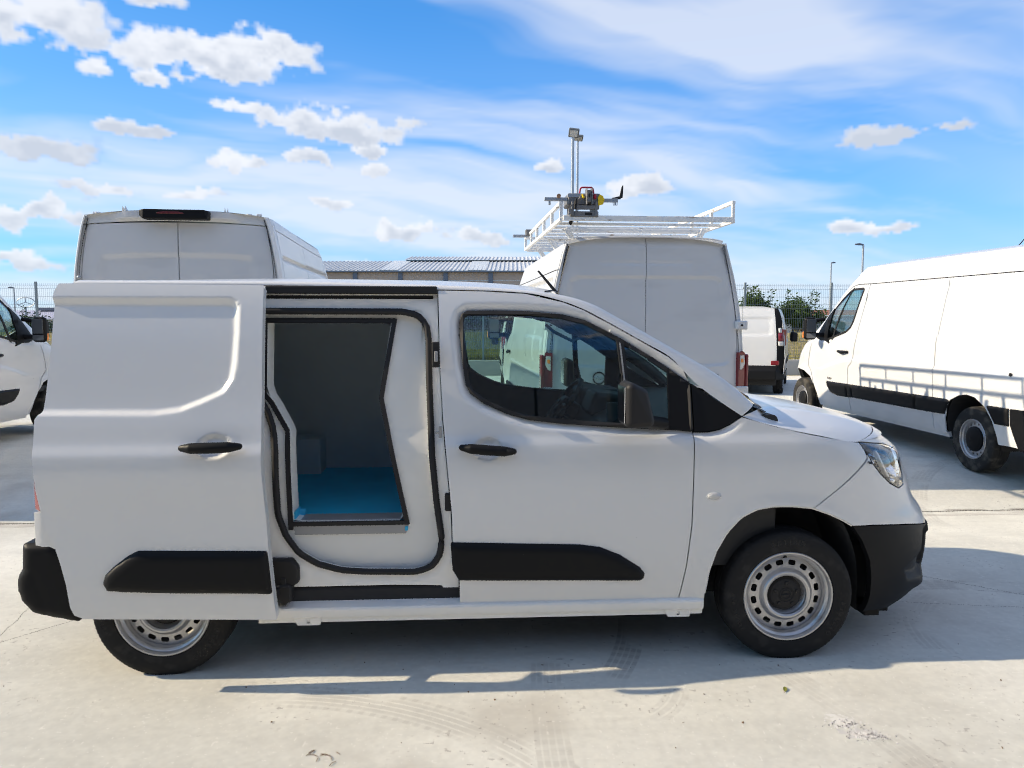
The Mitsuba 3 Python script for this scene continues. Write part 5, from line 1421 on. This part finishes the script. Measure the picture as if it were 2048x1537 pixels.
def tree(x, y, top, rad, hgt, seed, shoots, label, mt=None, size=.15, count=11000):
    r = np.random.RandomState(seed)
    t = thing('tree', label, 'tree')
    cz = top - hgt / 2; z0 = 0.9
    limbs, pts = [tube([(x, y, z0 - .3), (x + .04, y, (z0 + cz) / 2), (x, y, cz)], np.array([.10, .08, .05]), 7)], []
    for i in range(34):
        a, b = r.uniform(0, 2 * np.pi), r.uniform(-.4, 1.0)
        q = np.array([x + rad * math.cos(a) * math.sqrt(max(0, 1 - b * b)) * r.uniform(.6, 1.0), y + rad * math.sin(a) * math.sqrt(max(0, 1 - b * b)) * r.uniform(.6, 1.0), cz + b * hgt / 2 * r.uniform(.7, .95)])
        s = np.array([x, y, cz - hgt * .25])
        m_ = (s + q) / 2 + r.normal(0, .08, 3)
        limbs.append(tube([s, m_, q], np.array([.03, .02, .008]), 5))
        k_ = count // 40
        u = r.uniform(0, 1, k_) ** .6
        pts.append(s + (q - s) * u[:, None] + r.normal(0, .17 * rad ** .5, (k_, 3)) * (0.4 + .6 * u[:, None]))
    for i in range(shoots):
        a = r.uniform(0, 2 * np.pi); q0 = np.array([x + rad * .75 * math.cos(a) * r.uniform(.2, 1), y + rad * .6 * math.sin(a), cz + hgt * .2])
        q1 = q0 + np.array([r.normal(0, .22), r.normal(0, .15), hgt * r.uniform(.25, .55)])
        limbs.append(tube([q0, q1], np.array([.014, .005]), 5))
        u = r.uniform(0, 1, 46); pts.append(q0 + (q1 - q0) * u[:, None] + r.normal(0, .055, (46, 3)))
    put(t, 'trunk', cat(*limbs), BARK, False)
    put(t, 'crown', leaves(np.vstack(pts), size, seed + 1), mt or LEAF, False, kind='stuff')
    return t


tree(12.55, 40.0, 2.95, 1.05, 2.2, 3, 11, 'bushy green tree with upright shoots behind the fence, nearer the middle van')
tree(15.15, 40.5, 2.9, 1.25, 2.0, 5, 3, 'round green tree behind the fence between the small van and the right van')
tree(-24.6, 40.0, 1.95, 1.3, 1.7, 9, 2, 'dark green bush behind the fence at the left edge', LEAFD, .13)
hp = np.random.RandomState(12)
hk = put(None, 'hedge', leaves(np.c_[hp.uniform(-3.6, 2.0, 15000), hp.normal(FY + 4.4, .35, 15000), hp.uniform(.95, 1.95, 15000)], .13, 4), LEAFD, False, 'dark green hedge behind the bank seen through the cab window', 'stuff', T())
labels[hk]['category'] = 'hedge'

# ------------------------------------------------------------------ buildings far behind
TAN = mat('tan_panel', pr(proc(lambda p, n, uv: mix((.42, .345, .285), (.49, .41, .34), fbm(p.x * .5, p.z * 2, p.y, 3))), .85))
STEELB = mat('blue_steel', pr((.13, .165, .22), .6))
SHEET = mat('roof_sheet', pr(proc(lambda p, n, uv: mix((.50, .51, .52), (.60, .61, .61), fbm(p.x * .6, p.y * .3, 0, 3))), .45, metallic=.25))
SHEET2 = mat('pale_sheet', pr((.45, .48, .50), .4))
WHITEW = mat('white_wall', pr(proc(lambda p, n, uv: mi.Color3f(.62, .61, .58) * (.85 + .2 * fbm(p.x * .7, p.z, 0, 3))), .85))
TILE = mat('roof_tile', pr((.20, .085, .055), .85))
BW = T().translate([0, 60, 0])
wh_ = thing('warehouse', 'long tan warehouse with ribbed metal roof behind the yard', 'building', BW)
for i, x in enumerate(np.arange(-15.6, 6, 3.49)):
    for z0, z1 in ((0, 2.2), (2.22, 4.68), (4.70, 5.30)):
        put(wh_, 'wall_panel', rbox(x + .17, min(x + 3.32, 6), 0, .2, z0, z1, .01), TAN)
    put(wh_, 'pilaster', rbox(x - .17, x + .17, -.12, .2, 0, 5.32, .01), STEELB)
put(wh_, 'eaves', rbox(-15.7, 6, -.28, .1, 5.30, 5.42, .01), STEELB)
rs = PC([0, 1], [0, 1])
put(wh_, 'roof_slope', tm([(-14.3, -.25, 5.43), (6, -.25, 5.43), (6, 8, 6.74), (-17.2, 8, 6.74)], [[0, 1, 2], [0, 2, 3]]), SHEET, False)
put(wh_, 'roof_hip', tm([(-14.3, -.25, 5.425), (-17.2, 8, 6.735), (-17.4, -.25, 5.43)], [[0, 1, 2]]), mat('blue_sheet', pr((.16, .27, .46), .5)), False)
ribs = []
for x in np.arange(-17.0, 6, .34):
    t0 = 0 if x > -14.3 else (-14.3 - x) / 2.9
    a, b = np.array([x, -.25 + 8.25 * t0, 5.45 + 1.31 * t0]), np.array([x, 8, 6.76])
    if t0 < .95:
        ribs.append(bar(a, b, .07, .09, .004))
put(wh_, 'roof_rib', cat(*ribs), SHEET, False, kind='stuff')
for x in (-10.3, -3.45):
    put(wh_, 'rooflight', tm([(x, -.2, 5.475), (x + 1.5, -.2, 5.475), (x + 1.5, 7.9, 6.80), (x, 7.9, 6.80)], [[0, 1, 2], [0, 2, 3]]), SHEET2, False)
put(wh_, 'upper_eaves', rbox(-9.2, 6, 7.6, 8.0, 6.74, 6.82, .01), VOID)
put(wh_, 'upper_roof', tm([(-9.3, 7.4, 6.83), (6, 7.4, 6.83), (6, 12, 7.45), (-9.3, 12, 7.45)], [[0, 1, 2], [0, 2, 3]]), SHEET, False)
put(wh_, 'upper_rib', cat(*[bar((x, 7.4, 6.86), (x, 12, 7.48), .07, .08, .004) for x in np.arange(-9.2, 6, .34)]), SHEET, False, kind='stuff')
ho = thing('outbuilding', 'low white house with red tiled roof behind the round tree', 'building', T().translate([0, 56, 0]))
put(ho, 'wall', rbox(19.4, 27, 0, 4, 0, 1.95, .02), WHITEW)
put(ho, 'roof', tm([(19.0, -.4, 1.98), (27.4, -.4, 1.98), (27.4, 2.2, 2.40), (19.0, 2.2, 2.40)], [[0, 1, 2], [0, 2, 3]]), TILE, False)
put(ho, 'doorway', rbox(20.3, 21.2, -.02, .02, .2, 1.85, .004), VOID)
put(ho, 'doorway', rbox(21.9, 23.2, -.02, .02, .2, 1.80, .004), mat('grey_door', pr((.22, .23, .24), .6)))
put(ho, 'gate_post', rbox(19.0, 19.4, -.3, .1, 0, 1.9, .01), VOID)
sh = thing('shed', 'long low shed with lilac grey roof beyond the fence on the left', 'building', T().translate([0, 85, 0]))
put(sh, 'wall', rbox(-62, -44, 0, 8, 0, 1.7, .02), WHITEW)
put(sh, 'roof', tm([(-62.4, -.4, 1.72), (-43.6, -.4, 1.72), (-43.6, 5, 2.75), (-62.4, 5, 2.75)], [[0, 1, 2], [0, 2, 3]]), mat('lilac_sheet', pr((.36, .36, .45), .6)), False)
put(sh, 'ridge_unit', rbox(-54.6, -47.6, 4, 6, 2.7, 3.05, .02), mat('slate', pr((.13, .14, .17), .7)))
sg_ = thing('emblem_sign', 'thin ring emblem with three spokes on a stand over the shed roof', 'sign', T().translate([-53.1, 84.5, 0]))
put(sg_, 'ring', tube([(.98 * math.cos(t), 0, 3.55 + .52 * math.sin(t)) for t in np.linspace(0, 2 * np.pi, 40, endpoint=False)], .045, 6, True), GALV)
for a in (90, 210, 330):
    put(sg_, 'spoke', bar((0, 0, 3.55), (.95 * math.cos(math.radians(a)), 0, 3.55 + .50 * math.sin(math.radians(a))), .07), GALV)
put(sg_, 'stand', bar((0, 0, 0), (0, 0, 3.05), .12), GALV)


# ------------------------------------------------------------------ the showroom behind the photographer, which the flanks and panes mirror
sr = thing('showroom', 'grey showroom facade behind the viewpoint, mirrored in the van flanks', 'building', T().translate([0, -8.5, 0]))
FAC = mat('facade_sheet', pr(proc(lambda p, n, uv: mix((.17, .175, .185), (.22, .22, .225), fbm(p.x * .6, p.z * 1.3, 0, 3))), .6))
for i, x in enumerate(np.arange(-26, 26, 4.0)):
    put(sr, 'wall_panel', rbox(x + .03, x + 3.97, -.2, 0, 3.1 if i % 3 else 0, 7.0, .02), FAC)
    if i % 3:
        put(sr, 'shop_window', rbox(x + .03, x + 3.97, -.2, -.08, .45, 3.05, .02), mat('shop_glass', pr((.03, .04, .045), .08, specular=.8)) if 'm_shop_glass' not in scene else 'm_shop_glass')
        put(sr, 'plinth', rbox(x + .03, x + 3.97, -.2, .02, 0, .42, .02), FAC)
put(sr, 'parapet', rbox(-26.2, 26.2, -.3, .15, 7.0, 7.4, .03), STEELB)
put(sr, 'back', rbox(-26, 26, -9, -.25, 0, 6.9, .02), FAC)

# ------------------------------------------------------------------ lamp posts
def flood_post(x, y, h, w, pitch, label, grp, rad):
    t = thing('lamp_post', label, 'lamp post', T().translate([x, y, 0]), grp)
    put(t, 'pole', tube([(0, 0, 0), (0, 0, h * .5), (0, 0, h)], np.array([rad * 1.25, rad * 1.1, rad]), 14), GALV)
    hd_ = rbox(-w / 2, w / 2, -.05, .05, -w * .42, w * .46, .02)
    k = put(t, 'head', mv(rot(rot(hd_, pitch, [1, 0, 0]), 6, [0, 1, 0]), .03, -.08, h + w * .45), mat('lamp_grey', pr((.12, .13, .14), .5)) if 'm_lamp_grey' not in scene else 'm_lamp_grey')
    put(k, 'lens', mv(rot(rot(rbox(-w * .36, w * .36, -.06, -.052, -w * .3, w * .34, .004), pitch, [1, 0, 0]), 6, [0, 1, 0]), .03, -.08, h + w * .45), CLRL)
    put(t, 'bracket', bar((0, 0, h - .02), (.03, -.06, h + w * .3), .05), GALV)


flood_post(1.98, 25.7, 7.55, .34, 38, 'taller galvanised post with square floodlight above the roof rack', None, .052)
flood_post(2.30, 27.6, 7.85, .30, 62, 'shorter looking post with floodlight just right of the taller one', None, .042)


def street_lamp(x, y, h, arm, label):
    t = thing('street_lamp', label, 'street lamp', T().translate([x, y, 0]))
    put(t, 'pole', tube([(0, 0, 0), (0, 0, h)], np.array([.09, .06]), 10), GALV)
    put(t, 'head', hull_balls([(0, 0, h, .05), (arm * .5, 0, h + .06, .06), (arm, 0, h + .03, .05)]), STEELB)


street_lamp(22.55, 50, 6.45, -.5, 'thin street lamp rising behind the roof of the right van')
street_lamp(28.75, 70, 6.75, .35, 'distant street lamp over the right hand end of the fence')
street_lamp(-45.3, 70.5, 4.55, -.5, 'distant street lamp over the fence at the left edge')

# ------------------------------------------------------------------ bits on the ground
CUR['M'] = None
lt = thing('leaf', 'small green and yellow leaf lying on the concrete before the front wheel', 'leaf', T().translate([1.224, 3.325, .003]).rotate([0, 0, 1], 70))
lv = [(-.024, 0, 0), (-.008, .009, .004), (.010, .008, .006), (.026, 0, .002), (.010, -.008, .005), (-.008, -.009, .003), (-.008, 0, .0005), (.010, 0, .001)]
put(lt, 'blade', tm(lv, [[0, 1, 6], [1, 2, 7], [1, 7, 6], [2, 3, 7], [0, 6, 5], [6, 7, 4], [6, 4, 5], [7, 3, 4]]), mat('fallen_leaf', pr((.16, .17, .03), .6)), True)
put(lt, 'stalk', tube([(-.024, 0, .001), (-.034, .003, .003)], .001, 5), 'm_fallen_leaf')
tw = thing('twig_scraps', 'few brown dry twig scraps lying near the bottom edge of the photo', 'twigs', T().translate([-.715, 2.818, .002]))
r_ = np.random.RandomState(2)
TW = mat('twig_brown', pr((.14, .085, .05), .8))
for i in range(9):
    a = r_.uniform(0, 6.28); c_ = r_.normal(0, .028, 2) * [1.4, .7]; l_ = r_.uniform(.010, .028)
    put(tw, 'twig', tube([(c_[0] - l_ * math.cos(a), c_[1] - l_ * math.sin(a), .001), (c_[0], c_[1], .003), (c_[0] + l_ * math.cos(a + .3), c_[1] + l_ * math.sin(a + .3), .001)], .0013, 5), TW)
gr = np.random.RandomState(5)
stones = []
ico = trimesh.creation.icosphere(1, 1.0)
for i in range(420):
    c_ = gr.normal(0, 1, 2) * [.040, .018] + ([1.42, 2.945] if i % 3 else [1.37, 3.03]); r0 = gr.uniform(.0012, .0034)
    v_ = np.array(ico.vertices) * r0 * gr.uniform(.6, 1.4, 3) + [c_[0], c_[1], r0 * .4]
    stones.append(tm(v_, ico.faces))
gk = put(None, 'crumbs', cat(*stones), mat('crumb_grey', pr(proc(lambda p, n, uv: mix((.62, .61, .60), (.16, .15, .15), smoothstep(.45, .7, noise(p.x * 160, p.y * 160, 1)))), .85)), False, 'little heap of broken concrete crumbs on the yard in the foreground', 'stuff', T())
labels[gk]['category'] = 'rubble'
grit = []
for i in range(130):
    c_ = (gr.uniform(-2.6, 3.2), gr.uniform(2.3, 6.2)); r0 = gr.uniform(.0012, .0038)
    grit.append(tm(np.array(ico.vertices) * r0 * gr.uniform(.6, 1.5, 3) + [c_[0], c_[1], r0 * .4], ico.faces))
gk = put(None, 'grit', cat(*grit), TW, False, 'scattered dark grit on the concrete yard', 'stuff', T())
labels[gk]['category'] = 'grit'
